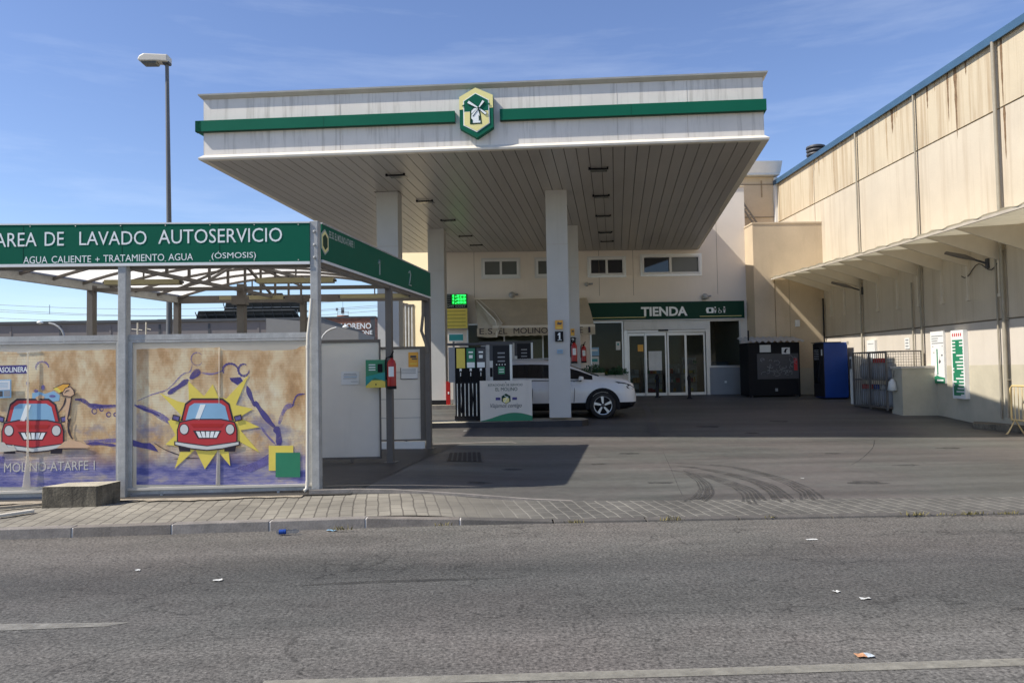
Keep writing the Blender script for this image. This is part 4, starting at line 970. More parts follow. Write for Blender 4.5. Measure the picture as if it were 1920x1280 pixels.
def banner_mat(name):
    mt, t, bs = newmat(name); n_ = t.nodes.new; l = t.links.new
    tc_ = n_('ShaderNodeTexCoord')
    def noise(scale, detail, sc3=(1, 1, 1), rg=.6):
        mp_ = n_('ShaderNodeMapping'); mp_.inputs['Scale'].default_value = sc3; l(tc_.outputs['Object'], mp_.inputs['Vector'])
        x = n_('ShaderNodeTexNoise'); x.inputs['Scale'].default_value = scale; x.inputs['Detail'].default_value = detail; x.inputs['Roughness'].default_value = rg; l(mp_.outputs['Vector'], x.inputs['Vector']); return x.outputs['Fac']
    def ramp(f, els):
        r = n_('ShaderNodeValToRGB'); e = r.color_ramp.elements
        while len(e) < len(els): e.new(.5)
        for i, (p, c) in enumerate(els): e[i].position = p; e[i].color = (*c, 1)
        l(f, r.inputs['Fac']); return r.outputs['Color']
    def rng(f, a, b_, lo, hi):
        r = n_('ShaderNodeMapRange'); r.inputs['From Min'].default_value = a; r.inputs['From Max'].default_value = b_; r.inputs['To Min'].default_value = lo; r.inputs['To Max'].default_value = hi; l(f, r.inputs['Value']); return r.outputs[0]
    def mix(f, a, c):
        x = n_('ShaderNodeMixRGB'); l(f, x.inputs['Fac']); l(a, x.inputs['Color1']); l(c, x.inputs['Color2']); return x.outputs[0]
    base = ramp(noise(1.6, 7, (1, 1, .8), .65), [(.30, (.66, .46, .25)), (.44, (.86, .68, .42)), (.56, (.93, .82, .57)), (.70, (.95, .89, .71))])
    stain = ramp(noise(2.6, 8, (1.5, 1, .75), .7), [(.44, (1, 1, 1)), (.56, (.80, .62, .44)), (.68, (.52, .34, .20))])
    mu = n_('ShaderNodeMixRGB'); mu.blend_type = 'MULTIPLY'; mu.inputs['Fac'].default_value = .72; l(base, mu.inputs['Color1']); l(stain, mu.inputs['Color2']); base = mu.outputs[0]
    water = ramp(noise(2.0, 8, (.8, 1, 2.6), .68), [(.30, (.05, .05, .24)), (.43, (.13, .14, .42)), (.53, (.34, .32, .56)), (.64, (.62, .54, .52)), (.76, (.72, .60, .46))])
    sx_ = n_('ShaderNodeSeparateXYZ'); l(tc_.outputs['Object'], sx_.inputs[0])
    wob = n_('ShaderNodeMath'); wob.operation = 'MULTIPLY_ADD'; wob.inputs[1].default_value = .5; l(noise(1.8, 6, (1, 1, 1.6)), wob.inputs[0]); l(sx_.outputs['Z'], wob.inputs[2])
    c = mix(rng(wob.outputs[0], .62, .90, 1, 0), base, water)
    spl = n_('ShaderNodeMath'); spl.operation = 'MULTIPLY_ADD'; spl.inputs[1].default_value = 1.0; l(noise(1.1, 6, (1, 1, 1.5), .7), spl.inputs[0])
    hump = n_('ShaderNodeMath'); hump.operation = 'SUBTRACT'; hump.inputs[1].default_value = .85; l(sx_.outputs['Z'], hump.inputs[0]); hab = n_('ShaderNodeMath'); hab.operation = 'ABSOLUTE'; l(hump.outputs[0], hab.inputs[0])
    hm = n_('ShaderNodeMath'); hm.operation = 'MULTIPLY'; hm.inputs[1].default_value = -.35; l(hab.outputs[0], hm.inputs[0]); l(hm.outputs[0], spl.inputs[2])
    vio = n_('ShaderNodeRGB'); vio.outputs[0].default_value = (.30, .29, .47, 1)
    c = mix(rng(spl.outputs[0], .46, .60, 0, .75), c, vio.outputs[0])
    # flutes of the twin-wall sheet
    wv = n_('ShaderNodeTexWave'); wv.wave_type = 'BANDS'; wv.bands_direction = 'Z'; wv.inputs['Scale'].default_value = 9.5; wv.inputs['Distortion'].default_value = .4; l(tc_.outputs['Object'], wv.inputs['Vector'])
    sc_ = n_('ShaderNodeVectorMath'); sc_.operation = 'SCALE'; l(c, sc_.inputs[0]); l(rng(wv.outputs['Fac'], 0, 1, .965, 1.02), sc_.inputs['Scale']); c = sc_.outputs[0]
    l(c, bs.inputs['Base Color']); bs.inputs['Roughness'].default_value = .5
    bp = n_('ShaderNodeBump'); bp.inputs['Strength'].default_value = .12; bp.inputs['Distance'].default_value = .006; l(wv.outputs['Fac'], bp.inputs['Height']); l(bp.outputs['Normal'], bs.inputs['Normal'])
    tr = n_('ShaderNodeBsdfTranslucent'); l(c, tr.inputs['Color']); mxs = n_('ShaderNodeMixShader'); mxs.inputs['Fac'].default_value = .36
    l(bs.outputs[0], mxs.inputs[1]); l(tr.outputs[0], mxs.inputs[2]); l(mxs.outputs[0], t.nodes['Material Output'].inputs['Surface']); return mt
m_polyp = M('clear_twinwall_sheet', (.88, .85, .78), .35, var=.06, trans=.8)
m_banner = banner_mat('printed_banner_film')
BO = .006   # film lies on the front of the sheet
BPN = WN; BPP = WO-WN*.010
def bp_(x, y, o): return at(x, y, n=WN, p=BPP)+WN*o
def crop(l, sc=3.36875, oy=640.): return [(x/sc, oy+y/sc) for x, y in l]
class Print(MB):
    def sh(s, poly, mat, o): s.prism([bp_(x, y, o) for x, y in poly], -WN*.0012, mat)
    def line(s, pts, wd, mat, o):
        Q = []
        for i in range(len(pts)-1):
            p0, p1, p2, p3 = pts[max(0, i-1)], pts[i], pts[i+1], pts[min(len(pts)-1, i+2)]
            for k in range(5):
                t = k/5; Q.append(tuple(.5*(2*p1[j]+(p2[j]-p0[j])*t+(2*p0[j]-5*p1[j]+4*p2[j]-p3[j])*t*t+(3*p1[j]-p0[j]-3*p2[j]+p3[j])*t**3) for j in (0, 1)))
        Q.append(pts[-1]); n = len(Q); V = []
        for i in range(n):
            dx, dy = Q[min(i+1, n-1)][0]-Q[max(i-1, 0)][0], Q[min(i+1, n-1)][1]-Q[max(i-1, 0)][1]; L_ = math.hypot(dx, dy) or 1
            ww = wd*.66*min(1, .35+3.2*min(i, n-1-i)/n)*(1+.22*math.sin(i*.9+pts[0][0])); V += [bp_(Q[i][0]-dy/L_*ww, Q[i][1]+dx/L_*ww, o), bp_(Q[i][0]+dy/L_*ww, Q[i][1]-dx/L_*ww, o)]
        s.add(V, [(2*i, 2*i+1, 2*i+3, 2*i+2) for i in range(n-1)], mat); return
        for i in range(len(pts)-1):
            (x0, y0), (x1, y1) = pts[i], pts[i+1]; L_ = math.hypot(x1-x0, y1-y0) or 1; nx, ny = -(y1-y0)/L_*wd/2, (x1-x0)/L_*wd/2; ex, ey = (x1-x0)/L_*wd*.3, (y1-y0)/L_*wd*.3
            s.sh([(x0+nx-ex, y0+ny-ey), (x1+nx+ex, y1+ny+ey), (x1-nx+ex, y1-ny+ey), (x0-nx-ex, y0-ny-ey)], mat, o)
    def oval(s, cx, cy, rx, ry, mat, o, n=16): s.sh([(cx+rx*math.cos(2*math.pi*k/n), cy+ry*math.sin(2*math.pi*k/n)) for k in range(n)], mat, o)
    def ringo(s, cx, cy, rx, ry, wd, mat, o, a0=0, a1=6.3, n=14): s.line([(cx+rx*math.cos(lerp(a0, a1, k/n)), cy+ry*math.sin(lerp(a0, a1, k/n))) for k in range(n+1)], wd, mat, o)
def ragged(x0, y0, x1, y1, n, amp): return [(lerp(x0, x1, i/n), lerp(y0, y1, i/n)+(amp*random.random())) for i in range(n+1)]
def cartoon_car(b, cx, cy, s, o):
    """front view of a plain red saloon print"""
    q = lambda l: [(cx+x*s, cy+y*s) for x, y in l]
    b.sh(q([(-.95, .72), (-.55, .72), (-.55, 1.0), (-.90, 1.0)]), m_outl, o); b.sh(q([(.55, .72), (.95, .72), (.90, 1.0), (.55, 1.0)]), m_outl, o)
    b.sh(q([(-.86, .0), (-.72, -.55), (-.50, -.72), (.50, -.72), (.72, -.55), (.86, .0)]), m_outl, o)
    b.sh(q([(-.80, .0), (-.68, -.50), (-.48, -.66), (.48, -.66), (.68, -.50), (.80, .0)]), m_redp, o+.0014)
    b.sh(q([(-.70, .0), (-.58, -.46), (-.42, -.56), (.42, -.56), (.58, -.46), (.70, .0)]), m_bluel, o+.0028); b.sh(q([(-.40, -.02), (-.22, -.52), (-.05, -.52), (-.25, -.02)]), m_letter, o+.0042)
    b.sh(q([(-.98, .30), (-.90, .03), (-.45, -.06), (.45, -.06), (.90, .03), (.98, .30), (.98, .72), (.60, .88), (-.60, .88), (-.98, .72)]), m_outl, o+.0042)
    b.sh(q([(-.94, .30), (-.87, .07), (-.44, -.02), (.44, -.02), (.87, .07), (.94, .30), (.94, .66), (.58, .82), (-.58, .82), (-.94, .66)]), m_redp, o+.0056)
    b.sh(q([(-.55, .10), (.55, .10), (.45, .22), (-.45, .22)]), m_red, o+.007)
    b.sh(q([(-.46, .32), (.46, .32), (.30, .58), (-.30, .58)]), m_outl, o+.007)
    for k in range(5): x = -.36+k*.16; b.sh(q([(x, .35), (x+.12, .35), (x*.72+.10, .55), (x*.72, .55)]), m_letter, o+.0084)
    for sx_ in (-1, 1):
        b.oval(cx+sx_*.74*s, cy+.28*s, .155*s, .18*s, m_outl, o+.007); b.oval(cx+sx_*.74*s, cy+.28*s, .13*s, .155*s, m_whited, o+.0084)
        b.sh(q([(sx_*.86, -.14), (sx_*1.10, -.20), (sx_*1.14, -.02), (sx_*.90, .04)]), m_outl, o+.0084); b.sh(q([(sx_*.90, -.11), (sx_*1.07, -.16), (sx_*1.10, -.05), (sx_*.93, .0)]), m_purplel, o+.0098)
    b.sh(q([(-1.06, .66), (-.6, .72), (0, .80), (.6, .72), (1.06, .66), (1.06, .80), (.5, .93), (0, .98), (-.5, .93), (-1.06, .80)]), m_outl, o+.0084)
    b.sh(q([(-1.02, .69), (-.6, .755), (0, .835), (.6, .755), (1.02, .69), (1.02, .77), (.5, .885), (0, .94), (-.5, .885), (-1.02, .77)]), m_whited, o+.0098)
# right banner
p = front_panel(.05, AW-.05)
b = Print()
top = ragged(256, 653, 412, 650, 14, 2)+[(413, 653), (420, 656), (450, 657)]+ragged(452, 656, 556, 654, 10, 3)+[(562, 650), (573, 648)]
b.sh(top+[(573, 905), (570, 907), (415, 908), (256, 908)], m_banner, .001)
b.build('printed_banner', p)
b = Print(); O = .0025
b.line(crop([(870, 405), (960, 440), (1060, 500), (1110, 545)]), 7, m_purplel, O); b.line(crop([(850, 400), (900, 425), (960, 445), (1010, 470)]), 3.5, m_purple, O+.0014)
b.line(crop([(1060, 330), (1130, 285), (1190, 240)]), 7, m_purple, O); b.line(crop([(1200, 235), (1262, 180)]), 9, m_purple, O); b.line(crop([(870, 375), (960, 335), (1060, 300), (1150, 210), (1200, 190), (1215, 140)]), 1.6, m_purplel, O)
b.line(crop([(1265, 195), (1340, 205), (1420, 180)]), 2.2, m_purplel, O)
b.ringo(*crop([(1245, 110)])[0], 11, 12, 1.5, m_purplel, O, .6, 5.6); b.ringo(*crop([(1455, 180)])[0], 14, 12, 3, m_purple, O, 2.6, 6.2); b.ringo(*crop([(1540, 180)])[0], 10, 11, 3, m_purple, O, 0, 5.2)
b.sh(crop([(1450, 230), (1520, 225), (1535, 250), (1500, 275), (1460, 250)]), m_purple, O)
b.sh(crop([(840, 620), (900, 640), (950, 640), (975, 660), (1000, 695), (940, 680), (840, 660)]), m_purple, O+.0014)
b.line(crop([(975, 640), (1040, 680), (1130, 715), (1200, 730)]), 1.3, m_outl, O); b.line(crop([(1100, 740), (1260, 735)]), 1.2, m_outl, O)
b.line(crop([(1560, 280), (1580, 340), (1610, 410)]), 6, m_purple, O); b.line([(478, 752), (486, 765), (505, 790), (515, 800)], 7, m_purple, O); b.line([(515, 800), (522, 812), (523, 835)], 9, m_purple, O); b.line([(523, 795), (535, 765), (552, 758)], 6, m_purplel, O)
b.line([(548, 762), (556, 742), (572, 738)], 2.5, m_purple, O); b.line([(516, 832), (500, 815), (490, 800)], 3, m_purplel, O)
b.sh([(512, 835), (528, 830), (526, 850), (505, 870), (470, 885), (440, 878), (480, 865), (505, 850)], m_purplel, O)
star = crop([(1010, 325), (1125, 378), (1195, 392), (1190, 250), (1290, 345), (1345, 270), (1380, 350), (1430, 360), (1572, 210), (1490, 400), (1600, 425), (1510, 480), (1640, 540), (1520, 560), (1640, 700), (1510, 630), (1440, 650), (1455, 785), (1375, 690), (1295, 805), (1235, 680), (1105, 800), (1150, 665), (1045, 650), (1110, 590), (1060, 500), (1150, 470)])
b.sh(star, m_yelb, O+.003)
cartoon_car(b, 389, 788, 58, O+.0048)
b.sh([(504, 835), (550, 835), (550, 882), (504, 882)], m_yelb, O+.003); b.sh([(517, 848), (563, 848), (563, 894), (517, 894)], m_green3, O+.0048)
b.build('banner_print', p)
b = MB()
for x0, y0, x1, y1, w_ in ((411, 652, 411, 790, 1.5), (411, 790, 409, 908, 4)): 
    b.prism([bp_(x0-w_*.35, y0, .004), (bp_(x0+w_*.35, y0, .004)), bp_(x1+w_, y1, .004), bp_(x1-w_, y1, .004)], WN*.006, m_polyp)
b.build('torn_edge', p)
# left banner
p = front_panel(AW+.05, 2*AW-.05)
b = Print(); top = ragged(-160, 660, 50, 658, 14, 2)+ragged(60, 657, 217, 655, 14, 2)
b.sh(top+[(219, 910), (60, 912), (-160, 914)], m_banner, .001); b.build('printed_banner', p)
b = Print()
c2 = lambda l: [(x/7.1115, 620+y/7.1115) for x, y in l]
c3 = lambda l: [(x/6.4, 760+y/6.4) for x, y in l]
b.sh([(-30, 686), (53, 684), (53, 700), (-30, 701)], m_purple, O)
b.text('GASOLINERA', bp_(-10, 698.5, O+.0002), bp_(51.5, 697.2, O+.0002), .066, (0, 0, 1), m_letter, off=WN*.001, bold=.02)
b.ringo(*c2([(565, 490)])[0], 12, 11, 2.6, m_purplel, O, 2.8, 6.3)
b.sh(c2([(430, 830), (520, 810), (600, 840), (720, 800), (800, 860), (790, 930), (700, 945), (730, 1100), (640, 1040), (430, 1090)]), m_bluel, O)
for cx, cy, rx, ry in ((575, 755, 3.5, 5), (480, 800, 4, 3), (700, 870, 6, 2.5), (370, 700, 2.5, 5)): b.oval(*c2([(cx, cy)])[0], rx, ry, m_purplel, O+.0014)
b.sh(c2([(470, 890), (540, 850), (600, 880), (570, 930), (520, 950)]), m_skin, O+.0014)
b.line(c2([(1000, 915), (1100, 925), (1200, 985), (1320, 1000), (1560, 995)]), 5, m_purple, O); b.line(c2([(1150, 960), (1250, 1015), (1560, 1015)]), 4, m_purplel, O)
for x, y, r_ in ((1260, 1070, 4.6), (1355, 1040, 3.5), (1450, 1115, 4), (1540, 1115, 3)): b.ringo(*c2([(x, y)])[0], r_, r_*1.05, 1.6, m_purple, O)
b.line(c3([(1030, 465), (1150, 455), (1300, 470), (1400, 480)]), 4, m_purple, O); b.sh(c3([(1000, 420), (1390, 390), (1390, 440), (1040, 460)]), m_purplel, O-.0006)
cartoon_car(b, 62, 790, 60, O+.0014)
# arm with a sponge
b.sh(c2([(880, 880), (960, 885), (920, 1080), (900, 1280), (880, 1280), (880, 1060), (800, 1060), (860, 960)]), m_skin, O+.012)
b.line(c2([(960, 885), (930, 1090), (905, 1180)]), 2.2, m_outl, O+.0135); b.line(c3([(850, 150), (830, 260), (850, 350), (880, 400)]), 3, m_outl, O+.0135); b.line(c2([(885, 885), (860, 985), (780, 1100)]), 2, m_outl, O+.0135)
b.sh(c2([(715, 765), (850, 700), (950, 700), (900, 800), (810, 835)]), m_outl, O+.0135); b.sh(c2([(728, 770), (850, 712), (935, 712), (880, 800), (810, 822)]), m_orange, O+.015); b.sh(c2([(722, 770), (770, 750), (830, 805), (805, 828)]), m_yelb, O+.0165)
b.sh(c2([(835, 830), (880, 760), (950, 735), (1000, 790), (1010, 850), (960, 885), (850, 870)]), m_outl, O+.0165); b.sh(c2([(848, 830), (888, 770), (948, 748), (988, 795), (998, 845), (955, 873), (858, 860)]), m_skin, O+.018); b.line(c2([(870, 830), (900, 800), (940, 790)]), 1.2, m_outl, O+.0195)
# foam
b.sh(c3([(690, 510), (780, 430), (850, 410), (950, 430), (1090, 480), (1060, 510)]), m_skin, O+.016); b.line(c3([(690, 515), (1090, 512)]), 1.4, m_outl, O+.0175)
b.sh(c3([(-40, 430), (60, 440), (110, 500), (170, 470), (210, 540), (-40, 560)]), m_pvc, O+.016)
b.sh(c3([(-60, 700), (45, 690), (60, 610), (-60, 600)]), m_purplel, O)
b.text('MOLINO-ATARFE 1', bp_(8, 885, O), bp_(178, 880, O), .115, (0, 0, 1), m_pvc, off=WN*.0015)
b.build('banner_print', p)
b = MB(); b.prism([bp_(53.5, 660, .03), bp_(56.5, 660, .03), bp_(56.5, 850, .03), bp_(60, 912, .03), bp_(45, 912, .03), bp_(53, 850, .03)], WN*.006, m_polyp)
b.prism([bp_(33, 660, .004), bp_(78, 657.5, .004), bp_(78, 659, .004), bp_(33, 662, .004)], WN*.006, m_pvc); b.build('torn_edge', p)
# notice stuck on the left banner
nb = thing('notice', 'pale printed notice stuck on the left banner under the purple strip', 'notice', tuple(bp_(5, 730, .01)), 'paper notices at the car wash')
b = MB(); b.prism([bp_(-20, 712, .03), bp_(24, 711, .03), bp_(24, 745, .03), bp_(-20, 747, .03)], WN*.004, m_bluel); b.prism([bp_(-20, 714, .0345), bp_(22, 713, .0345), bp_(22, 730, .0345), bp_(-20, 731, .0345)], WN*.001, m_white)
for k in range(4): b.prism([bp_(-10, 717+k*3, .036), bp_(18, 716.6+k*3, .036), bp_(18, 717.4+k*3, .036), bp_(-10, 717.8+k*3, .036)], WN*.0006, m_bluel)
b.prism([bp_(-20, 733, .0345), bp_(8, 732.5, .0345), bp_(8, 743, .0345), bp_(-20, 744, .0345)], WN*.001, m_dark); b.prism([bp_(10, 732, .0345), bp_(22, 731.5, .0345), bp_(22, 743, .0345), bp_(10, 743, .0345)], WN*.001, m_grey); b.build('sheet', nb)
# partitions
def partition(Y, x0, x1, z0, z1, right_w, seams):
    b = MB(); t = .05
    b.box(x0, x1, Y, Y+.05, z1-t, z1, m_steelb); b.box(x0, x1, Y, Y+.05, z0, z0+.03, m_steelb); b.box(x1-right_w, x1, Y-.01, Y+.06, z0, z1-t, m_steelb); b.box(x0, x0+.04, Y, Y+.05, z0+.03, z1-t, m_steelb)
    for x in (x0+.1, x1-.5): b.box(x, x+.04, Y, Y+.04, gz(x, Y), z0, m_steelb)
    f_ = b.build('partition_frame', ws); g = MB(); g.box(x0+.04, x1-right_w, Y+.015, Y+.035, z0+.03, z1-t, m_sheetw)
    for z in seams: g.box(x0+.04, x1-right_w, Y+.012, Y+.015, z, z+.008, m_grey)
    g.build('sheet', f_); return f_
m_sheetw = M('white_wash_sheet', (.86, .82, .745), .5, var=.04, vs_=1.5, streak=.2, scol=(.6, .58, .53), ss=(3, 3, .4), trans=.3)
partition(12.74, -4.2, -1.77, .22, 2.17, .02, ()); partition(15.02, -3.6, -1.12, .30, 2.12, .20, (.74, 1.10, 1.62))
b = MB(); b.box(-3.5, -1.24, 14.96, 15.0, .14, .29, m_white); b.build('skirt_board', ws)
b = MB(); x0 = at(577, 700, n=WN, p=WO+WN*.1)
pts = [wp(.05, 1.2, 2.98), wp(.08, .3, 2.75), wp(.06, -.12, 2.60), at(582, 590, n=WN, p=WO+WN*.12), at(577, 640, n=WN, p=WO+WN*.12), at(576, 900, n=WN, p=WO+WN*.12), at(576, 915, n=WN, p=WO+WN*.12), at(571, 922, n=WN, p=WO+WN*.16)]
wq = lambda x, y, o: at(x, y, n=WN, p=WO+WN*o)
pts = [wq(584, 560, .10), wq(582, 590, .10), wq(577.5, 628, .10), wq(577, 650, .10), wq(576.5, 905, .10), wq(575, 916, .11), wq(570, 920, .13)]
b.tube(pts, .021, m_pvc, 10); b.lathe([(.026, -.025), (.026, .025)], pts[4], m_pvc, 10); b.lathe([(.026, -.025), (.026, .025)], pts[3], m_pvc, 10); b.build('downpipe', ws)
b = MB(); P = [at(x, y, Y=14.9) for x, y in ((793, 556), (793, 590), (790, 620), (798, 642), (802, 660))]; b.tube(P, .03, m_steelb, 8); b.build('downpipe', ws)

def notice(name_lab, x0, y0, x1, y1, Y, mat, lines=(), cat='notice', nm='notice', grp='paper notices at the car wash'):
    A, B_ = at(x0, y1, Y=Y), at(x1, y0, Y=Y); o = thing(nm, name_lab, cat, (A.x, Y, A.z), grp)
    b = MB(); b.box(A.x, B_.x, Y-.006, Y, A.z, B_.z, mat)
    for fx0, fx1, fz, fh, mt_ in lines: b.box(lerp(A.x, B_.x, fx0), lerp(A.x, B_.x, fx1), Y-.009, Y-.006, lerp(A.z, B_.z, fz), lerp(A.z, B_.z, fz+fh), mt_)
    b.build('sheet', o); return o
notice('white paper notice on the front white partition sheet', 640, 696, 673, 721, 12.75, m_white, [(.15, .85, .80, .05, m_grey), (.1, .9, .68, .04, m_grey), (.15, .9, .56, .04, m_bluel), (.1, .85, .45, .04, m_grey), (.55, .95, .2, .04, m_grey)])
notice('white instruction sheet below the orange sticker on the rear partition', 751, 689, 783, 711, 15.03, m_white, [(.1, .9, .82, .06, m_grey), (.05, .9, .66, .05, m_grey), (.05, .9, .5, .05, m_grey), (0, 1, 0, .06, m_dark), (0, .04, 0, 1, m_dark)])
notice('orange safety sticker above the instruction sheet on the rear partition', 766, 660, 784, 688, 15.03, m_orange, [(.2, .8, .62, .16, m_dark), (.35, .9, .5, .08, m_dark), (.15, .85, .2, .06, m_yelb)], 'sticker', 'sticker', None)
# payment terminal on the middle post
P0 = at(686, 727, Y=12.5); P1 = at(722, 674, Y=12.5)
pt = thing('payment_terminal', 'green and yellow payment box on the middle car wash post', 'payment box', (P0.x, 12.5, P0.z))
b = MB(); b.box(P0.x, P1.x, 12.5, 12.68, P0.z, P1.z, m_greenl); b.box(P0.x, P1.x, 12.494, 12.499, P0.z, P0.z+.12, m_yelb)
xw, zw = P1.x-P0.x, P1.z-P0.z
b.prism([(P0.x, 12.49, P0.z+.03), (P0.x+xw*.45, 12.49, P0.z+.16), (P1.x, 12.49, P0.z+.10), (P1.x, 12.49, P0.z+.25), (P0.x, 12.49, P0.z+.18)], (0, .008, 0), m_teal)
b.build('case', pt, bevel=.006)
b = MB(); b.box(P0.x+xw*.62, P0.x+xw*.86, 12.485, 12.499, P0.z+zw*.55, P0.z+zw*.85, m_black); b.build('screen', pt)
b = MB()
for k in range(3): b.box(P0.x+xw*.16, P0.x+xw*.50, 12.49, 12.499, P0.z+zw*(.62+.09*k), P0.z+zw*(.66+.09*k), m_letter)
b.lathe([(.012, 0), (.012, .01)], (P0.x+xw*.52, 12.49, P0.z+zw*.12), m_black, 8, 'y'); b.build('instructions', pt)

# ------------------------------------------------------------------ pump islands and pumps
def island(name_lab, P0, P1, depth, h, mats):
    d = Vector((P1[0]-P0[0], P1[1]-P0[1], 0)); Ln = d.length; d.normalize(); nv = Vector((-d.y, d.x, 0))
    c = Vector((P0[0], P0[1], 0)); o = thing('pump_island', name_lab, 'pump island', (P0[0], P0[1], gz(*P0)))
    b = MB(); n = 12; pts = []
    for i in range(n+1): pts.append(c+d*(Ln*i/n))
    def pg(q, z): return (q.x, q.y, z)
    r = .18
    outline = [c+d*r, c+d*(Ln-r), c+d*Ln+nv*r, c+d*Ln+nv*(depth-r), c+d*(Ln-r)+nv*depth, c+d*r+nv*depth, c+nv*(depth-r), c+nv*r]
    V = [pg(q, gz(q.x, q.y)-.03) for q in outline]+[pg(q, gz((c+d*Ln/2).x, (c+nv*.2).y)+h) for q in outline]; k = len(outline)
    b.add(V, [(i, (i+1) % k, k+(i+1) % k, k+i) for i in range(k)], mats[0]); b.add(V[k:], [tuple(range(k))], mats[1])
    b.build('kerb_rim', o, bevel=.01); return o
m_blackk = M('black_kerb_paint', (.02, .02, .025), .55, var=.3, vs_=4)
island('black painted island under the front pump and two columns', (-3.0, 18.62), (2.45, 18.80), 1.05, .125, (m_blackk, m_dust))
island('pale edged island under the rear pump and columns', (-2.3, 23.35), (3.4, 23.05), 1.1, .13, (m_kerb, m_dust))
def make_pump():
    """front faces -y; origin at the middle of the foot"""
    t = thing('fuel_pump', 'x', 'fuel pump', (0, 0, 0), 'fuel pumps')
    L_ = dict(parent=t, world=False)
    b = MB(); b.box(-.82, -.02, -.26, .26, 0, .10, m_black); b.box(-.80, -.04, -.24, .24, .10, .93, m_black)
    for k in range(8): x = -.76+k*.095; b.box(x, x+.022, -.262, -.24, .10, .90, m_alu)
    b.build('hose_cabinet', **L_)
    b = MB(); b.box(-.96, -.80, -.2, .2, .93, 1.80, m_grey); b.build('side_cheek', **L_)
    b = MB(); b.box(-.80, -.04, -.16, .2, .93, 1.80, m_black); b.build('nozzle_panel', **L_)
    for k, mt_ in enumerate((m_yelb, m_green3, m_dark)):
        x = -.76+k*.25
        b = MB(); b.box(x, x+.21, -.20, -.165, 1.28, 1.77, mt_)
        if k: b.box(x+.01, x+.20, -.206, -.20, 1.29, 1.42, m_letter); b.box(x+.06, x+.15, -.206, -.20, 1.52, 1.60, m_letter); b.box(x+.05, x+.16, -.206, -.20, 1.65, 1.69, m_letter)
        b.build('grade_plate', **L_)
        b = MB(); b.tube([(x+.10, -.24, 1.22), (x+.10, -.27, 1.10), (x+.10, -.22, .98)], [.03, .035, .025], m_black, 8); b.box(x+.075, x+.125, -.27, -.2, 1.20, 1.27, m_letter); b.tube([(x+.10, -.29, 1.17), (x+.10, -.30, 1.08)], .012, m_alu, 6)
        b.tube([(x+.10, -.22, .98), (x+.14, -.30, .5), (x+.10, -.29, .18)], .018, m_black, 6)
        b.build('nozzle', **L_)
    b = MB(); b.box(.0, .60, -.2, .24, 0, .90, m_grey); b.box(.04, .58, -.21, -.2, .05, .85, m_galv); b.build('lower_housing', **L_)
    b = MB(); b.box(-.02, .06, -.2, .22, .90, 1.85, m_galv); b.box(.56, .62, -.2, .22, .90, 1.85, m_alu); b.box(.06, .14, -.19, -.16, .90, 1.45, m_whited); b.box(.065, .13, -.196, -.19, 1.05, 1.28, m_black); b.build('post', **L_)
    b = MB(); b.box(.06, .56, -.18, .22, .90, 1.85, m_dark); b.box(.14, .56, -.20, -.18, .95, 1.82, m_blackm)
    b.build('display_housing', **L_)
    b = MB()
    for z in (1.62, 1.52, 1.42): b.box(.26, .44, -.207, -.2, z, z+.035, m_grey)
    for k in range(4): b.box(.22+k*.07, .245+k*.07, -.207, -.2, 1.34, 1.365, m_letter)
    b.build('readout', **L_)
    b = MB(); b.box(.27, .43, -.208, -.2, 1.12, 1.30, m_greenl); b.box(.29, .41, -.2095, -.208, 1.22, 1.24, m_letter); b.box(.29, .41, -.2095, -.208, 1.16, 1.18, m_letter); b.build('sticker', **L_)
    b = MB(); b.box(-.98, .64, -.22, .24, 1.85, 1.90, m_dark); b.build('top_cover', **L_)
    return t
pu = make_pump(); pu['label'] = 'black fuel pump with yellow and green nozzle plates beside the white advertising board'
p2 = copy_tree(pu); p2['label'] = 'second fuel pump on the rear island, seen behind the white car'
pu.location = (-.02, 19.35, gz(0, 19.2)+.13); p2.location = (.75, 23.62, gz(.7, 23.4)+.13)
# extra items at the left of the pump
tl = thing('pump_canopy_sign', 'teal sign plate with white edges above the left pump panel', 'sign', tuple(at(855, 640, Y=23.2)), None)
A, B_ = at(842, 640, Y=23.3), at(868, 625, Y=23.3); b = MB(); b.box(A.x, B_.x, 23.3, 23.42, A.z, B_.z, m_teal); b.box(A.x, B_.x, 23.292, 23.3, A.z, A.z+.025, m_letter); b.box(A.x, B_.x, 23.292, 23.3, B_.z-.025, B_.z, m_letter); b.box(A.x+.1, A.x+.16, 23.42, 23.5, .6, B_.z-.02, m_grey); b.build('plate', tl)
# advertising board
A, B_ = at(900.5, 780, Y=18.88), at(997, 712, Y=18.88)
ab = thing('advertising_board', 'white board with EL MOLINO, windmill emblem and green wave on the pump island', 'advertising board', ((A.x+B_.x)/2, 18.9, A.z))
b = MB(); ax, bx_, az, bz = A.x, B_.x, gz(0, 18.9)+.13, B_.z
b.box(ax, bx_, 18.88, 18.93, az, bz, m_sheetw)
def bq(u, v, o=.004): return (lerp(ax, bx_, u), 18.88-o, lerp(az, bz, v))
b.prism([bq(0, .0)]+[bq(u, .10+.10*math.sin((u-.28)*4.2)) for u in frange(0, 1, .06)]+[bq(1, 0)], (0, .003, 0), m_green3)
b.text('ESTACIONES DE SERVICIO', bq(.16, .86), bq(.82, .86), .055, (0, 0, 1), m_greend); b.text('EL MOLINO', bq(.30, .74), bq(.72, .74), .085, (0, 0, 1), m_greend)
cxu, cv = .5, .545
b.prism([bq(cxu+.085*x, cv+.13*z) for x, z in ((-1, .5), (0, 1), (1, .5), (1, -.5), (0, -1), (-1, -.5))], (0, .003, 0), m_greend); b.prism([bq(cxu+.06*x, cv-.025+.09*z, .0065) for x, z in ((-1, .4), (0, .7), (1, .4), (1, -.5), (0, -1), (-1, -.5))], (0, .002, 0), m_yellow)
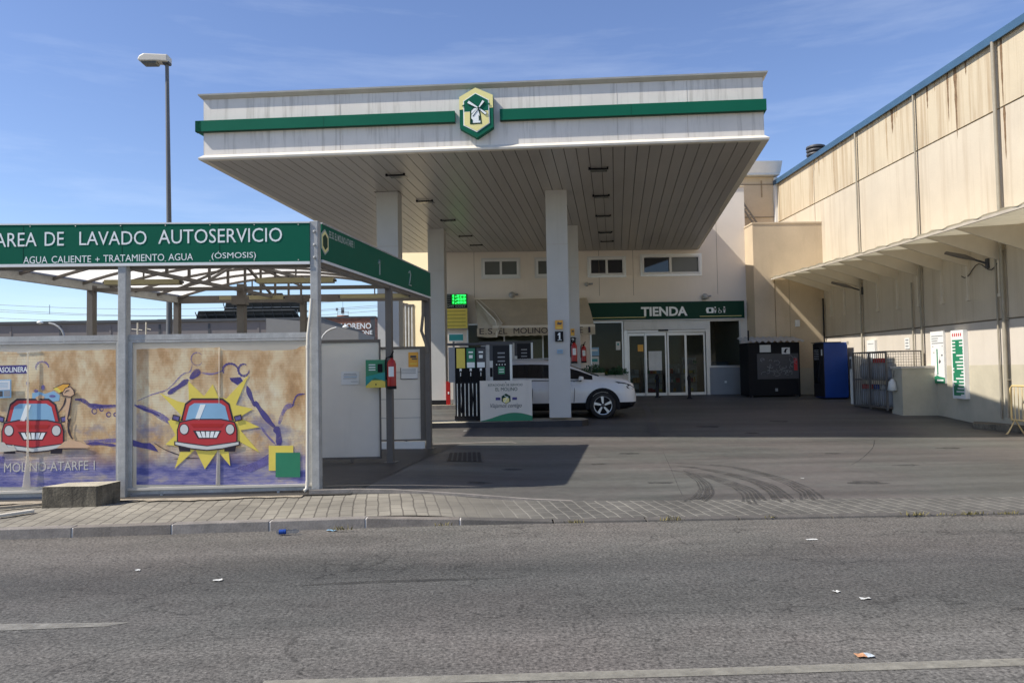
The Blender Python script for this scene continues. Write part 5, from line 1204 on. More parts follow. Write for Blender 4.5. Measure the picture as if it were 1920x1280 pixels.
for s_ in (-1, 1): b.bar(bq(cxu-.04, cv+.09*s_, .008), bq(cxu+.04, cv-.02*s_+.04, .008), .012, .003, m_letter, up=(0, 1, 0))
for u in (.30, .62): b.prism([bq(u, cv-.03), bq(u+.09, cv-.03), bq(u+.09, cv+.035), bq(u, cv+.035)], (0, .003, 0), m_purple)
b.text('Viajamos contigo', bq(.20, .30), bq(.80, .30), .13, (0, 0, 1), m_dark, shear=.35)
b.lathe([(.001, -.006), (.012, -.006), (.012, 0)], (lerp(ax, bx_, .5), 18.88, bz-.05), m_dark, 8, 'y')
b.build('board', ab)
b = MB(); b.box(ax+.05, ax+.1, 18.93, 19.1, az-.02, bz-.2, m_dark); b.box(bx_-.1, bx_-.05, 18.93, 19.1, az-.02, bz-.2, m_dark); b.build('support', ab)
# red cabinet by the left column
A, B_ = at(837, 757, Y=23.45), at(844, 715, Y=23.45); rc = thing('hose_box', 'narrow red cabinet standing at the foot of the left rear column', 'cabinet', (A.x, 23.45, A.z))
b = MB(); b.box(A.x, B_.x, 23.45, 23.6, gz(-1, 23.5)+.12, B_.z, m_red); b.box(A.x+.05, B_.x-.03, 23.44, 23.45, .95, 1.02, m_letter); b.build('case', rc, bevel=.01)
# price sign
A, B_ = at(833, 617, Y=27.55), at(876.5, 550.5, Y=27.55); zm = at(860, 577.5, Y=27.55).z
ps = thing('price_sign', 'fuel price sign with glowing green digits over a yellow panel', 'price sign', (A.x, 27.55, A.z))
b = MB(); b.box(A.x, B_.x, 27.55, YF-.002, A.z, B_.z, m_grey); b.box(A.x+.02, B_.x-.02, 27.54, 27.55, zm, B_.z-.02, m_black); b.box(A.x+.28, B_.x-.04, 27.536, 27.54, zm+.13, B_.z-.03, m_ledbg)
for k in range(5): b.box(A.x+.06, A.x+.24, 27.535, 27.54, zm+.15+k*.075, zm+.165+k*.075, m_letterg)
b.text('LOW COST', (A.x+.03, 27.538, zm+.03), (B_.x-.06, 27.538, zm+.03), .085, (0, 0, 1), m_letterg, bold=.02); b.build('upper_panel', ps)
b = MB(); hh = (B_.z-.03-zm-.13)/3
for k, t in enumerate(('1,493', '1,429', '1,379')): b.text(t, (A.x+.32, 27.532, zm+.15+k*hh), (B_.x-.06, 27.532, zm+.15+k*hh), hh*.8, (0, 0, 1), m_led, bold=.03)
b.build('digits', ps)
b = MB(); b.box(A.x+.02, B_.x-.015, 27.54, 27.55, A.z+.02, zm-.015, m_yelb)
for k in range(5): b.box(A.x+.08, B_.x-.08, 27.5385, 27.54, A.z+.10+k*.13, A.z+.135+k*.13, M('olive_text', (.45, .36, .06), .5) if 'olive_text' not in bpy.data.materials else bpy.data.materials['olive_text'])
b.build('yellow_panel', ps)
# numbers and stickers on column 1 and 3
def plate(lab, x0, y0, x1, y1, Y, mat, txt=None, tm=m_letter, nm='number_plate', cat='number plate', grp=None, extra=()):
    A, B_ = at(x0, y1, Y=Y), at(x1, y0, Y=Y); o = thing(nm, lab, cat, (A.x, Y, A.z), grp); b = MB(); b.box(A.x, B_.x, Y, Y+.012, A.z, B_.z, mat)
    if txt == '1':
        U = lambda u, v: (lerp(A.x, B_.x, u), Y-.003, lerp(A.z, B_.z, v))
        b.prism([U(.46, .12), U(.64, .12), U(.64, .88), U(.50, .88), U(.30, .70), U(.36, .60), U(.46, .67)], (0, .002, 0), tm); b.prism([U(.32, .12), U(.78, .12), U(.78, .20), U(.32, .20)], (0, .002, 0), tm)
    elif txt: w_ = B_.x-A.x; h = B_.z-A.z; b.text(txt, (A.x+w_*(.36 if txt == '1' else .22), Y-.003, A.z+h*.14), (A.x+w_*(.62 if txt == '1' else .78), Y-.003, A.z+h*.14), h*.72, (0, 0, 1), tm, bold=.02)
    for fx0, fx1, fz0, fz1, mt_ in extra: b.box(lerp(A.x, B_.x, fx0), lerp(A.x, B_.x, fx1), Y-.004, Y, lerp(A.z, B_.z, fz0), lerp(A.z, B_.z, fz1), mt_)
    b.build('plate', o); return o
YC = 18.845
plate('black plate with white number 1 on the front right column', 1041, 621, 1056, 640.5, YC, m_black, '1', grp='pump number plates')
ex_ = [(.25, .8, .5, .6, m_dark), (.5, .9, .6, .72, m_dark), (.3, .5, .62, .8, m_dark), (.15, .85, .1, .22, m_yelb)]
plate('orange warning sticker above the number 1 on the column', 1041, 600, 1055, 617, YC, m_orange, nm='sticker', cat='sticker', extra=ex_, grp='orange stickers')
plate('faded blue sticker below the number 1 on the column', 1045, 655, 1055, 663, YC, m_bluel, nm='sticker', cat='sticker', extra=[(.1, .9, .2, .4, m_grey), (.1, .9, .6, .8, m_grey)])
plate('black plate with white number 3 on the column behind', 1070, 632, 1079, 648, 23.18, m_black, '3', grp='pump number plates')
plate('orange warning sticker above the number 3 on the column behind', 1070, 616, 1077, 629, 23.18, m_orange, nm='sticker', cat='sticker', extra=ex_, grp='orange stickers')

# ------------------------------------------------------------------ fire extinguishers
def make_ext():
    t = thing('fire_extinguisher', 'x', 'fire extinguisher', (0, 0, 0), 'red fire extinguishers'); L_ = dict(parent=t, world=False)
    b = MB(); b.lathe([(.01, 0), (.07, 0), (.072, .02), (.072, .40), (.06, .45), (.03, .48), (.02, .50)], (0, 0, 0), m_red, 16); b.build('cylinder', **L_)
    b = MB(); b.lathe([(.0755, .0), (.0755, .05)], (0, 0, 0), m_black, 16); b.build('base_ring', **L_)
    b = MB(); n = 6; V = []
    for i in range(n+1):
        a_ = R(-125+70*i/n); V += [(.074*math.cos(a_), .074*math.sin(a_), .2), (.074*math.cos(a_), .074*math.sin(a_), .36)]
    b.add(V, [(2*i, 2*i+2, 2*i+3, 2*i+1) for i in range(n)], m_letter); b.build('label', **L_)
    b = MB(); b.box(-.025, .025, -.025, .025, .50, .54, m_black); b.bar((0, 0, .55), (.04, -.10, .60), .02, .015, m_black); b.bar((0, 0, .53), (.03, -.10, .54), .02, .012, m_black); b.build('valve', **L_)
    b = MB(); b.tube([(-.02, -.02, .52), (-.08, -.05, .50), (-.095, -.03, .40), (-.09, -.02, .15)], .012, m_black, 6); b.build('hose', **L_); return t
e0 = make_ext(); P = at(735, 729, Y=12.52); e0.location = P+Vector((0, -.02, 0)); e0['label'] = 'red fire extinguisher hanging on the car wash post beside the green payment box'
e1 = copy_tree(e0); P = at(1077, 681, Y=23.05); e1.location = P; e1.scale = (1.25,)*3; e1['label'] = 'red fire extinguisher hanging below the number 3 on the column'
e2 = copy_tree(e0); P = at(1095, 680, Y=27.75); e2.location = P; e2.scale = (1.25,)*3; e2['label'] = 'red fire extinguisher on the pale strip of shop wall left of the doors'

# ------------------------------------------------------------------ the car
def make_car():
    t = thing('parked_car', 'white compact suv parked at the pumps behind the front column', 'car', (0, 0, 0)); L_ = dict(parent=t, world=False)
    # x from the tail (0) to the nose (4.38); near side is -y
    XS = [.0, .03, .10, .25, .42, .60, .85, 1.2, 1.6, 2.0, 2.3, 2.6, 2.85, 3.05, 3.22, 3.4, 3.6, 3.8, 4.0, 4.12, 4.22, 4.30, 4.35, 4.38]
    top = lambda x: interp(x, [0, .03, .10, .25, .42, .60, .85, 1.2, 1.6, 2.0, 2.3, 2.6, 2.85, 3.05, 3.22, 3.4, 3.6, 3.8, 4.0, 4.12, 4.22, 4.30, 4.35, 4.38],
                           [.72, .94, 1.10, 1.30, 1.45, 1.52, 1.555, 1.575, 1.578, 1.565, 1.53, 1.455, 1.365, 1.275, 1.20, 1.15, 1.125, 1.10, 1.07, 1.04, .985, .91, .81, .64])
    belt = lambda x: min(top(x)-.03, interp(x, [0, .4, 1.2, 2.4, 3.2, 3.5, 4.0, 4.3, 4.38], [.98, 1.06, 1.03, 1.0, 1.0, .99, .95, .82, .62]))
    hw = lambda x: interp(x, [0, .1, .3, .7, 1.5, 3.0, 3.6, 4.0, 4.2, 4.3, 4.38], [.62, .74, .83, .89, .90, .90, .895, .865, .80, .73, .58])
    low = lambda x: interp(x, [0, .3, .6, 3.8, 4.1, 4.3, 4.38], [.42, .30, .22, .22, .24, .30, .42])
    rowsX = []
    body = MB(); glass = MB(); wsg = MB(); clad = MB()
    def sect(x):
        h = hw(x); zl = low(x); zb_ = belt(x); zt_ = top(x); gl = zt_-zb_ > .10
        pts = [(0, zl), (h*.80, zl), (h*.96, zl+.06), (h*.985, min(.42, zl+.2)), (h*1.0, lerp(.42, zb_, .45)), (h*.985, lerp(.42, zb_, .85)), (h*.945, zb_)]
        if gl: r_ = max(.52, h*.945-.33*min(1, (zt_-zb_)/.55)); pts += [(lerp(h*.945, r_, .12), lerp(zb_, zt_-.06, .12)), (lerp(h*.945, r_, .86), lerp(zb_, zt_-.06, .86)), (r_-.03, zt_-.055), (r_*.7, zt_-.015), (0, zt_)]
        else: pts += [(h*.92, lerp(zb_, zt_, .4)), (h*.88, lerp(zb_, zt_, .7)), (h*.80, lerp(zb_, zt_, .85)), (h*.5, zt_-.008), (0, zt_)]
        return pts
    S = [sect(x) for x in XS]; n = len(S[0])
    for sgn in (-1, 1):
        for i in range(len(XS)-1):
            for j in range(n-1):
                V = [(XS[i], sgn*S[i][j][0], S[i][j][1]), (XS[i+1], sgn*S[i+1][j][0], S[i+1][j][1]), (XS[i+1], sgn*S[i+1][j+1][0], S[i+1][j+1][1]), (XS[i], sgn*S[i][j+1][0], S[i][j+1][1])]
                xm = (XS[i]+XS[i+1])/2
                tgt, mt_ = body, m_car
                if j <= 2: tgt, mt_ = clad, m_black
                elif j == 7 and .55 < xm < 3.15 and not (1.48 < xm < 1.5): tgt, mt_ = glass, m_carglass
                elif j in (9, 10) and 2.32 < xm < 3.38: tgt, mt_ = wsg, m_carglass
                elif j >= 7 and 2.7 < xm < 3.22 and j in (8,): tgt, mt_ = body, m_car
                elif j in (9, 10) and .08 < xm < .42: tgt, mt_ = wsg, m_carglass
                tgt.add(V, [(0, 1, 2, 3)], mt_, True)
    def fin(b, name):
        o = b.build(name, fix=False, **L_); bm = bmesh.new(); bm.from_mesh(o.data); bmesh.ops.remove_doubles(bm, verts=bm.verts, dist=.0005); bmesh.ops.recalc_face_normals(bm, faces=bm.faces); bm.to_mesh(o.data); bm.free(); return o
    # tail and nose caps
    body.add([(4.38, s_*p_[0], p_[1]) for s_ in (1,) for p_ in S[-1]]+[(4.38, -p_[0], p_[1]) for p_ in S[-1][::-1]], [tuple(range(2*n))], m_black)
    body.add([(0, p_[0], p_[1]) for p_ in S[0]]+[(0, -p_[0], p_[1]) for p_ in S[0][::-1]], [tuple(range(2*n))], m_car)
    fin(body, 'body'); fin(glass, 'side_window'); fin(wsg, 'windscreen'); fin(clad, 'lower_cladding')
    for sgn in (-1, 1):
        nm = 0
        for wx_ in (.82, 3.47):
            yw = sgn*.80
            b = MB()   # dark arch lip
            A_ = frange(-.25, math.pi+.25, .2); V = []
            for a_ in A_:
                for r_, yo in ((.355, .918), (.455, .914), (.455, .86), (.355, .86)): V.append((wx_+r_*math.cos(a_), sgn*yo, .345+r_*math.sin(a_)))
            F = []
            for i in range(len(A_)-1):
                for k in range(4): F.append((4*i+k, 4*i+(k+1) % 4, 4*i+4+(k+1) % 4, 4*i+4+k))
            b.add(V, F, m_black); b.lathe([(.001, 0), (.36, 0), (.36, -.02*sgn)], (wx_, sgn*.893, .345), m_black, 24, 'y'); b.build('arch_trim', **L_)
            wobj = MB(); wobj.lathe([(.24, -.1), (.33, -.11), (.345, -.08), (.345, .06), (.33, .09), (.25, .085), (.24, .06)], (wx_, sgn*.83, .345), m_tyre, 32, 'y', False)
            wobj.lathe([(.001, .0), (.24, .0), (.24, .01)], (wx_, sgn*.85, .345), m_black, 24, 'y'); wo = wobj.build('wheel', **L_)
            b = MB(); yy_ = sgn*.912
            b.lathe([(.225, .0), (.245, .01*sgn), (.258, .0), (.245, -.02*sgn)], (wx_, yy_, .345), m_rim, 28, 'y', False); b.lathe([(.001, .012*sgn), (.045, .01*sgn), (.05, -.02*sgn)], (wx_, yy_, .345), m_dark, 12, 'y')
            for k in range(5):
                a_ = R(90+72*k); ca, sa_ = math.cos(a_), math.sin(a_)
                def rp_(r_, s2): return (wx_+r_*ca-s2*sa_, yy_+.004*sgn, .345+r_*sa_+s2*ca)
                b.prism([rp_(.05, -.022), rp_(.05, .022), rp_(.23, .055), rp_(.235, .012), rp_(.225, -.02)], (0, -.03*sgn, 0), m_rim)
            b.build('rim', wo, world=False)
        # seams, handles, mirror, lights
        b = MB()
        for xs_ in (1.62, 2.72): b.tube([(xs_, sgn*(hw(xs_)*1.002), .44), (xs_+.02, sgn*(hw(xs_)*1.002), .72), (xs_+.01, sgn*(hw(xs_)*.948+.001), belt(xs_))], .008, m_dark, 5)
        b.tube([(.75, sgn*(hw(.75)*.945+.006), belt(.75)), (1.6, sgn*(hw(1.6)*.945+.006), belt(1.6)), (2.9, sgn*(hw(2.9)*.945+.006), belt(2.9))], .010, m_black, 5)
        b.build('door_seam', **L_)
        for xs_ in (1.78, 2.62-.9+.0,):
            pass
        for xs_ in (1.44, 2.46): b = MB(); b.bar((xs_-.09, sgn*.905, .88), (xs_+.09, sgn*.905, .885), .022, .03, m_car); b.build('door_handle', **L_)
        b = MB(); b.bar((1.5, sgn*.80, 1.04), (1.5, sgn*.66, 1.42), .05, .02, m_black, up=(1, 0, 0)); b.bar((.70, sgn*.63, 1.575), (2.2, sgn*.60, 1.60), .025, .03, m_galv); b.build('roof_rail', **L_)
        b = MB(); b.prism([(2.83, sgn*.90, 1.00), (2.97, sgn*.90, 1.02), (2.97, sgn*.90, 1.10), (2.86, sgn*.90, 1.12)], (0, sgn*.18, 0), m_car); b.box(2.86, 2.93, min(sgn*.84, sgn*.92), max(sgn*.84, sgn*.92), .98, 1.02, m_black); b.build('mirror', bevel=.02, **L_)
        b = MB()
        def sf(x, z, o=.012): return (x, sgn*(hw(x)*(.97 if z < .8 else .95)+o), z)
        b.prism([sf(3.80, .965, .022), sf(4.05, .93, .03), sf(4.22, .87, .03), sf(4.31, .80, .02), sf(4.29, .745, .02), sf(4.15, .77, .02), sf(3.98, .85, .02)], (0, -.05*sgn, 0), m_lamp)
        b.prism([sf(4.02, .90, .036), sf(4.12, .88, .036), sf(4.14, .83, .034), sf(4.04, .85, .034)], (0, -.01*sgn, 0), m_letter)
        b.build('headlight', **L_)
        b = MB(); b.lathe([(.001, 0), (.045, 0), (.05, -.02*sgn)], (4.22, sgn*(hw(4.22)*.99+.012), .36), m_black, 12, 'y'); b.build('fog_light', **L_)
        b = MB(); b.prism([(.04, sgn*.70, .98), (.22, sgn*.82, .98), (.26, sgn*.82, 1.10), (.14, sgn*.74, 1.12)], (0, sgn*.02, 0), m_red); b.build('tail_light', **L_)
    b = MB(); b.box(4.36, 4.40, -.36, .36, .58, .72, m_black); b.box(4.385, 4.405, -.26, .26, .42, .52, m_letter); b.build('grille', bevel=.01, **L_)
    return t
car = make_car()
Ph = gp(1131, 784.5)     # where the near front tyre meets the ground
yawc = math.atan2(CU_.y, CU_.x)*.6
car.rotation_euler = (0, 0, yawc)
off = Matrix.Rotation(yawc, 3, 'Z') @ Vector((3.47, -.90, 0))
car.location = (Ph.x-off.x, Ph.y-off.y, Ph.z)

# ------------------------------------------------------------------ in front of the shop
bl = thing('bollard', 'black bollard in front of the left sliding doors', 'bollard', (0, 0, 0), 'black bollards at the shop doors')
b = MB(); b.lathe([(.10, 0), (.10, .03), (.055, .05), (.055, .62), (.07, .64), (.065, .74), (.03, .79), (.001, .80)], (0, 0, 0), m_blackm, 14); b.build('post', bl, world=False)
P = gp(1233, 745); bl.location = P
c = copy_tree(bl); P = gp(1293, 747); c.location = P; c['label'] = 'black bollard in front of the right sliding doors'
def shrub(lab, px_, ptop, Y, w_, h_, grp):
    P = at(px_, ptop, Y=Y); o = thing('planter', lab, 'planter', (P.x, Y, .65), grp)
    b = MB(); b.box(P.x-w_*.45, P.x+w_*.45, Y-.16, Y+.16, .62, P.z-h_, m_pvc); b.build('trough', o)
    b = MB(); rnd = random.Random(px_)
    for k in range(420):
        a_ = rnd.random()*6.283; r_ = math.sqrt(rnd.random()); x = P.x+w_*.5*r_*math.cos(a_); y = Y+.2*r_*math.sin(a_); z = P.z-h_+(h_*(1-r_*r_)**.5)*rnd.random(); s_ = .03+.03*rnd.random()
        d1 = Vector((rnd.uniform(-1, 1), rnd.uniform(-1, 1), rnd.uniform(-.4, 1))).normalized()*s_; d2 = Vector((rnd.uniform(-1, 1), rnd.uniform(-1, 1), rnd.uniform(-1, 1))).normalized()*s_*.6
        q = Vector((x, y, z)); b.add([q, q+d1+d2, q+d1*1.8, q+d1-d2], [(0, 1, 2, 3)], m_leafg)
    b.build('leaves', o, fix=False)
shrub('low green plant in a pale trough left of the shop doors, nearer the extinguisher', 1112, 684, 27.3, .85, .28, 'planters under the shop window'); shrub('low green plant in a pale trough left of the shop doors, against the door frame', 1158, 687, 27.3, .75, .3, 'planters under the shop window')
for px_, py_, Y, lab in ((960, 553, YF-.08, 'round lamp on the shop wall above the awning'), (1100, 533, YF-.08, 'small round lamp on the shop wall below the third window'), (1322, 556, YF-.08, 'round lamp on the shop wall above the TIENDA sign')):
    P = at(px_, py_, Y=Y); o = thing('wall_lamp', lab, 'wall lamp', tuple(P), 'round lamps on the shop wall')
    b = MB(); r_ = .12 if px_ != 1100 else .08; b.lathe([(.001, -r_), (r_*.5, -r_*.87), (r_*.87, -r_*.5), (r_, 0), (r_*.87, r_*.5), (r_*.5, r_*.87), (.001, r_)], P, m_galv, 12); b.build('globe', o); b = MB(); b.bar(P, P+Vector((0, .09, -.05)), .05, .05, m_dark); b.bar(P+Vector((.0, 0, 0)), P+Vector((.22, .0, .02)), .05, .06, m_grey); b.build('bracket', o)
# pale posters inside the left window
for lab, q in (('blue and white poster in the shop window left of the doors', (1106, 651, 1123, 667)), ('pale green poster below the blue one in the shop window', (1106, 668, 1123, 690)), ('small white sign high in the shop window beside the door frame', (1155, 640, 1163, 656))):
    A, B_ = at(q[0], q[3], Y=YF+.02), at(q[2], q[1], Y=YF+.02); o = thing('poster', lab, 'poster', (A.x, YF+.02, A.z), 'posters on the shop window')
    b = MB(); b.box(A.x, B_.x, YF+.022, YF+.028, A.z, B_.z, m_bluel if 'blue and' in lab else m_whited); b.box(A.x+.05, B_.x-.05, YF+.019, YF+.022, lerp(A.z, B_.z, .55), lerp(A.z, B_.z, .8), m_white if 'blue and' in lab else m_teal); b.build('sheet', o)

# black cabinet with a corrugated roof
YK = 26.05
A, B_ = at(1404, 742, Y=YK), at(1500, 641, Y=YK)
kb = thing('storage_cabinet', 'black metal cabinet with corrugated roof, notices and white scribbles beside the shop', 'cabinet', (A.x, YK, .6))
zg = gz(10, YK); b = MB(); b.box(A.x+.02, B_.x-.03, YK, YK+.9, zg+.06, B_.z, m_black); b.box(A.x+.05, A.x+.1, YK-.01, YK, zg, B_.z, m_black); b.box(B_.x-.1, B_.x-.05, YK-.01, YK, zg, B_.z, m_black)
for x in (A.x+.1, B_.x-.15): b.box(x, x+.07, YK+.05, YK+.12, zg, zg+.07, m_dark)
b.build('case', kb)
b = MB(); xs = frange(A.x-.06, B_.x+.1, .03); V = []
for x in xs: wv = .03*math.sin((x-A.x)*2*math.pi/.21); V += [(x, YK-.16, B_.z+.02+wv), (x+.12*0, YK+.95, B_.z+.22+wv)]
b.add(V, [(2*i, 2*i+2, 2*i+3, 2*i+1) for i in range(len(xs)-1)], m_galv, True); b.build('corrugated_roof', kb, fix=False)
b = MB(); x0, x1 = A.x+.32, B_.x-.08; b.box(x0, x1, YK-.012, YK-.001, zg+.62, B_.z-.38, m_dark); rnd = random.Random(3)
for k in range(26):
    cx, cz = rnd.uniform(x0+.12, x1-.12), rnd.uniform(zg+.72, B_.z-.5); r_ = rnd.uniform(.04, .12); a0 = rnd.uniform(0, 6); a1 = a0+rnd.uniform(2, 5)
    b.tube([(cx+r_*math.cos(a_), YK-.014, min(B_.z-.4, cz+.8*r_*math.sin(a_*rnd.uniform(.9, 1.1)))) for a_ in frange(a0, a1, .5)], .007, m_grey, 4, False)
b.box(x1-.16, x1-.04, YK-.014, YK-.012, zg+.9, B_.z-.55, m_redp); b.build('scribbled_panel', kb)
b = MB()
b.box(A.x+.42, A.x+.80, YK-.014, YK-.001, B_.z-.33, B_.z-.08, m_whited); b.build('notice', kb)
b = MB(); b.box(A.x+1.18, A.x+1.46, YK-.014, YK-.001, B_.z-.40, B_.z-.18, m_white); b.prism([(A.x+1.24, YK-.016, B_.z-.34), (A.x+1.30, YK-.016, B_.z-.22), (A.x+1.40, YK-.016, B_.z-.22), (A.x+1.33, YK-.016, B_.z-.28), (A.x+1.33, YK-.016, B_.z-.37)], (0, .002, 0), m_black); b.build('notice', kb)
b = MB(); b.box(A.x+.92, A.x+1.0, YK-.03, YK-.001, zg+.2, zg+.3, m_grey); b.build('lock', kb)
b = MB(); b.bar((A.x+.04, YK, B_.z+.05), (A.x+.04, YK, B_.z+.42), .04, .04, m_black); b.build('stub_pole', kb)

# blue vending machine
XB, YB1 = at(1546, 748, Y=24.9).x, 24.9
zb1 = gz(11.3, 24.9); ztb = at(1546, 642, Y=24.9).z
vm = thing('vending_machine', 'tall blue vending machine with dark glass front beside the gas bottle cage', 'vending machine', (XB, YB1, zb1))
b = MB(); b.box(XB+.03, XB+.82, YB1, YB1+.78, zb1+.05, ztb, m_blue); b.box(XB+.06, XB+.8, YB1+.05, YB1+.7, zb1, zb1+.06, m_black); b.build('case', vm, bevel=.015)
b = MB(); b.box(XB, XB+.03, YB1, YB1+.78, zb1+.08, ztb-.02, m_blackm); b.box(XB-.006, XB, YB1+.28, YB1+.72, zb1+.5, ztb-.15, m_carglass)
b.box(XB-.006, XB, YB1+.06, YB1+.14, ztb-.42, ztb-.22, m_white)
for k in range(6): b.box(XB-.008, XB, YB1+.32, YB1+.68, ztb-.55+.06*k, ztb-.53+.06*k, m_grey)
b.build('front', vm)
b = MB(); b.box(XB+.79, XB+.86, YB1-.01, YB1+.7, ztb-.08, ztb+.03, m_pvc); b.box(XB-.05, XB+.6, YB1-.02, YB1+.82, ztb, ztb+.02, m_dark); b.build('top_tray', vm)
# gas bottle cage
XC, Y0c, Y1c = 10.92, 20.85, 22.75
zc0, zc1 = gz(11, 22)-.0, 1.97
cg = thing('gas_cage', 'open steel cage of gas bottles standing against the warehouse wall', 'cage', (XC, 21.8, zc0))
b = MB()
for y in (Y0c, (Y0c+Y1c)/2, Y1c): b.bar((XC, y, zc0), (XC, y, zc1), .045, .045, m_steelb)
for y in (Y0c, Y1c): b.bar((XW-.08, y, zc0), (XW-.08, y, zc1), .045, .045, m_steelb); b.bar((XC, y, zc1), (XW-.08, y, zc1), .04, .04, m_steelb); b.bar((XC, y, zc0+.08), (XW-.08, y, zc0+.08), .04, .04, m_steelb)
for z in (zc0+.08, lerp(zc0, zc1, .52), zc1-.0): b.bar((XC, Y0c, z), (XC, Y1c, z), .04, .04, m_steelb)
b.build('frame', cg)
for y in frange(Y0c, Y1c, .11)[1:-1]: b = MB(); b.tube([(XC-.03, y, zc0+.08), (XC-.03, y, zc1)], .011, m_steelb, 6); b.build('bar', cg)
b = MB()
for z in frange(1.45, zc1, .07): b.tube([(XC+.02, Y0c-.02, z), (XW-.1, Y0c-.02, z)], .005, m_steelb, 4)
for x in frange(XC+.05, XW-.1, .07): b.tube([(x, Y0c-.02, 1.45), (x, Y0c-.02, zc1)], .005, m_steelb, 4)
b.build('mesh_panel', cg)
b = MB(); b.box(XC+.05, XW-.1, Y0c+.03, Y1c-.03, lerp(zc0, zc1, .52)-.02, lerp(zc0, zc1, .52)+.0, m_dark); b.build('shelf', cg)
b = MB(); b.box(XC-.02, XC+.3, Y1c+.05, Y1c+.2, zc0+.1, zc1-.1, m_whited); b.box(XC-.03, XC-.02, Y1c+.08, Y1c+.18, 1.5, 1.8, m_dark); b.build('end_panel', cg)
def make_bottle(col):
    t = thing('gas_bottle', 'x', 'gas bottle', (0, 0, 0), 'gas bottles in the cage'); b = MB()
    b.lathe([(.11, 0), (.12, .02), (.15, .05), (.155, .1), (.155, .38), (.13, .45), (.06, .49), (.03, .50)], (0, 0, 0), m_grey, 14); b.build('body', t, world=False)
    b = MB(); b.lathe([(.12, .47), (.125, .49), (.12, .60), (.11, .60)], (0, 0, 0), col, 14); b.lathe([(.025, .49), (.025, .56), (.01, .57)], (0, 0, 0), m_alu, 8); b.build('collar', t, world=False); return t
protos = {k: make_bottle(v) for k, v in (('red', m_red), ('blue', m_blue), ('grey', m_galv))}; used = set()
order = ['red', 'red', 'blue', 'grey', 'grey']; order2 = ['grey', 'grey', 'red', 'red', 'grey']
for tier, od in ((0, order), (1, order2)):
    for i, k in enumerate(od):
        o = protos[k] if k not in used else copy_tree(protos[k]); used.add(k)
        y = Y1c-.25-i*.35; o.location = (XC+.25, y, zc0+.10 if tier == 0 else lerp(zc0, zc1, .52)+.005)
        o['label'] = 'gas bottle with %s collar, %s from the vending machine, %s cage shelf' % (k, ('first', 'second', 'third', 'fourth', 'fifth')[i], ('bottom', 'top')[tier])
# low cream block at the end of the cage
lw = thing('low_wall', 'low cream masonry block in front of the gas bottle cage', 'low wall', (11.5, 20.5, .35))
b = MB(); zz = gz(11.5, 20.4); b.box(11.05, XW-.003, 20.3, 20.8, zz-.05, 1.50, m_dado); b.box(11.02, XW-.004, 20.27, 20.83, 1.50, 1.56, m_wall3); b.box(11.03, XW-.005, 20.285, 20.82, zz-.05, zz+.14, m_dado); b.build('masonry', lw)
b = MB(); P = at(1673, 700, X=11.04); b.tube([(11.0, 20.6, 1.45), (10.98, 20.6, 1.25)], .012, m_wire, 5); b.lathe([(.03, .30), (.09, .22), (.13, .0), (.10, -.02), (.001, -.03)], (10.95, 20.62, .92), m_whited, 10)
o = b.build('hanging_bag'); tag(o, 'whitish plastic bag hanging on the corner of the low cream block', 'plastic bag')
# wall posters and boxes
def wallbox(lab, y0, y1, z0, z1, th, paint, nm='wall_poster', grp='posters on the warehouse wall'):
    o = thing(nm, lab, 'poster', (XW-th, (y0+y1)/2, z0), grp); b = MB(); b.box(XW-th, XW-.004, y0, y1, z0, z1, m_white)
    def r_(a, c, e, f, mt_, o_=.003): b.box(XW-th-o_, XW-th, lerp(y1, y0, c), lerp(y1, y0, a), lerp(z0, z1, e), lerp(z0, z1, f), mt_)
    paint(b, r_, y0, y1, z0, z1, XW-th); b.build('board', o); return o
def paint_a(b, r_, y0, y1, z0, z1, X):
    r_(0, 1, .0, .09, m_green3); b.prism([(X-.003, lerp(y1, y0, u), lerp(z0, z1, v)) for u, v in ((0, .09), (0, .11), (.45, .155), (.62, .13), (1, .11), (1, .09))], (.003, 0, 0), m_green3)
    r_(.42, .9, .045, .075, m_letter, .005)
    for k, (a, c) in enumerate(((.1, .95), (.1, .6), (.1, .55), (.1, .98))): r_(a, c, .90-.045*k, .918-.045*k, m_grey)
    r_(.45, .53, .17, .66, m_green3, .004); r_(.12, .5, .165, .175, m_grey)
    for u, v in ((.14, .70), (.85, .70), (.2, .58), (.45, .62)): r_(u, u+.08, v, v+.025, m_galv)
    b.prism([(X-.004, lerp(y1, y0, u), lerp(z0, z1, v)) for u, v in ((.60, .40), (.70, .52), (.66, .46), (.76, .42), (.64, .38))], (.003, 0, 0), m_dark)
    b.lathe([(.001, 0), (.04, .0)], (X-.003, lerp(y1, y0, .85), lerp(z0, z1, .55)), m_whited, 10)
wallbox('white poster with green wave foot and pump hose picture on the warehouse wall', 19.84, 20.44, 1.09, 2.47, .06, paint_a)
def paint_b(b, r_, y0, y1, z0, z1, X):
    for k in range(5): r_(.12+.16*k, .20+.16*k, .91, .955, m_redp)
    z = .86; rnd = random.Random(5)
    while z > .08:
        r_(.1, .92, z-.026, z, m_green3); a = rnd.choice((.1, .2, .35)); r_(a, min(.92, a+rnd.choice((.2, .3, .55))), z-.048, z-.026, m_green3); z -= .048
wallbox('tall white price board with green rows and five red marks on the warehouse wall', 18.90, 19.42, .72, 2.45, .12, paint_b)
def paint_c(b, r_, y0, y1, z0, z1, X): r_(.15, .85, .82, .85, m_grey); r_(.35, .7, .1, .2, m_galv)
wallbox('plain white notice box on the wall above the gas bottle cage', 23.4, 23.9, 1.70, 2.38, .08, paint_c)
def paint_d(b, r_, y0, y1, z0, z1, X):
    for k in range(3): r_(.2, .8, .2+.28*k, .32+.28*k, m_grey)
wallbox('small pale sign on the wall between the gas cage and the posters', 21.55, 21.8, 2.05, 2.36, .02, paint_d)
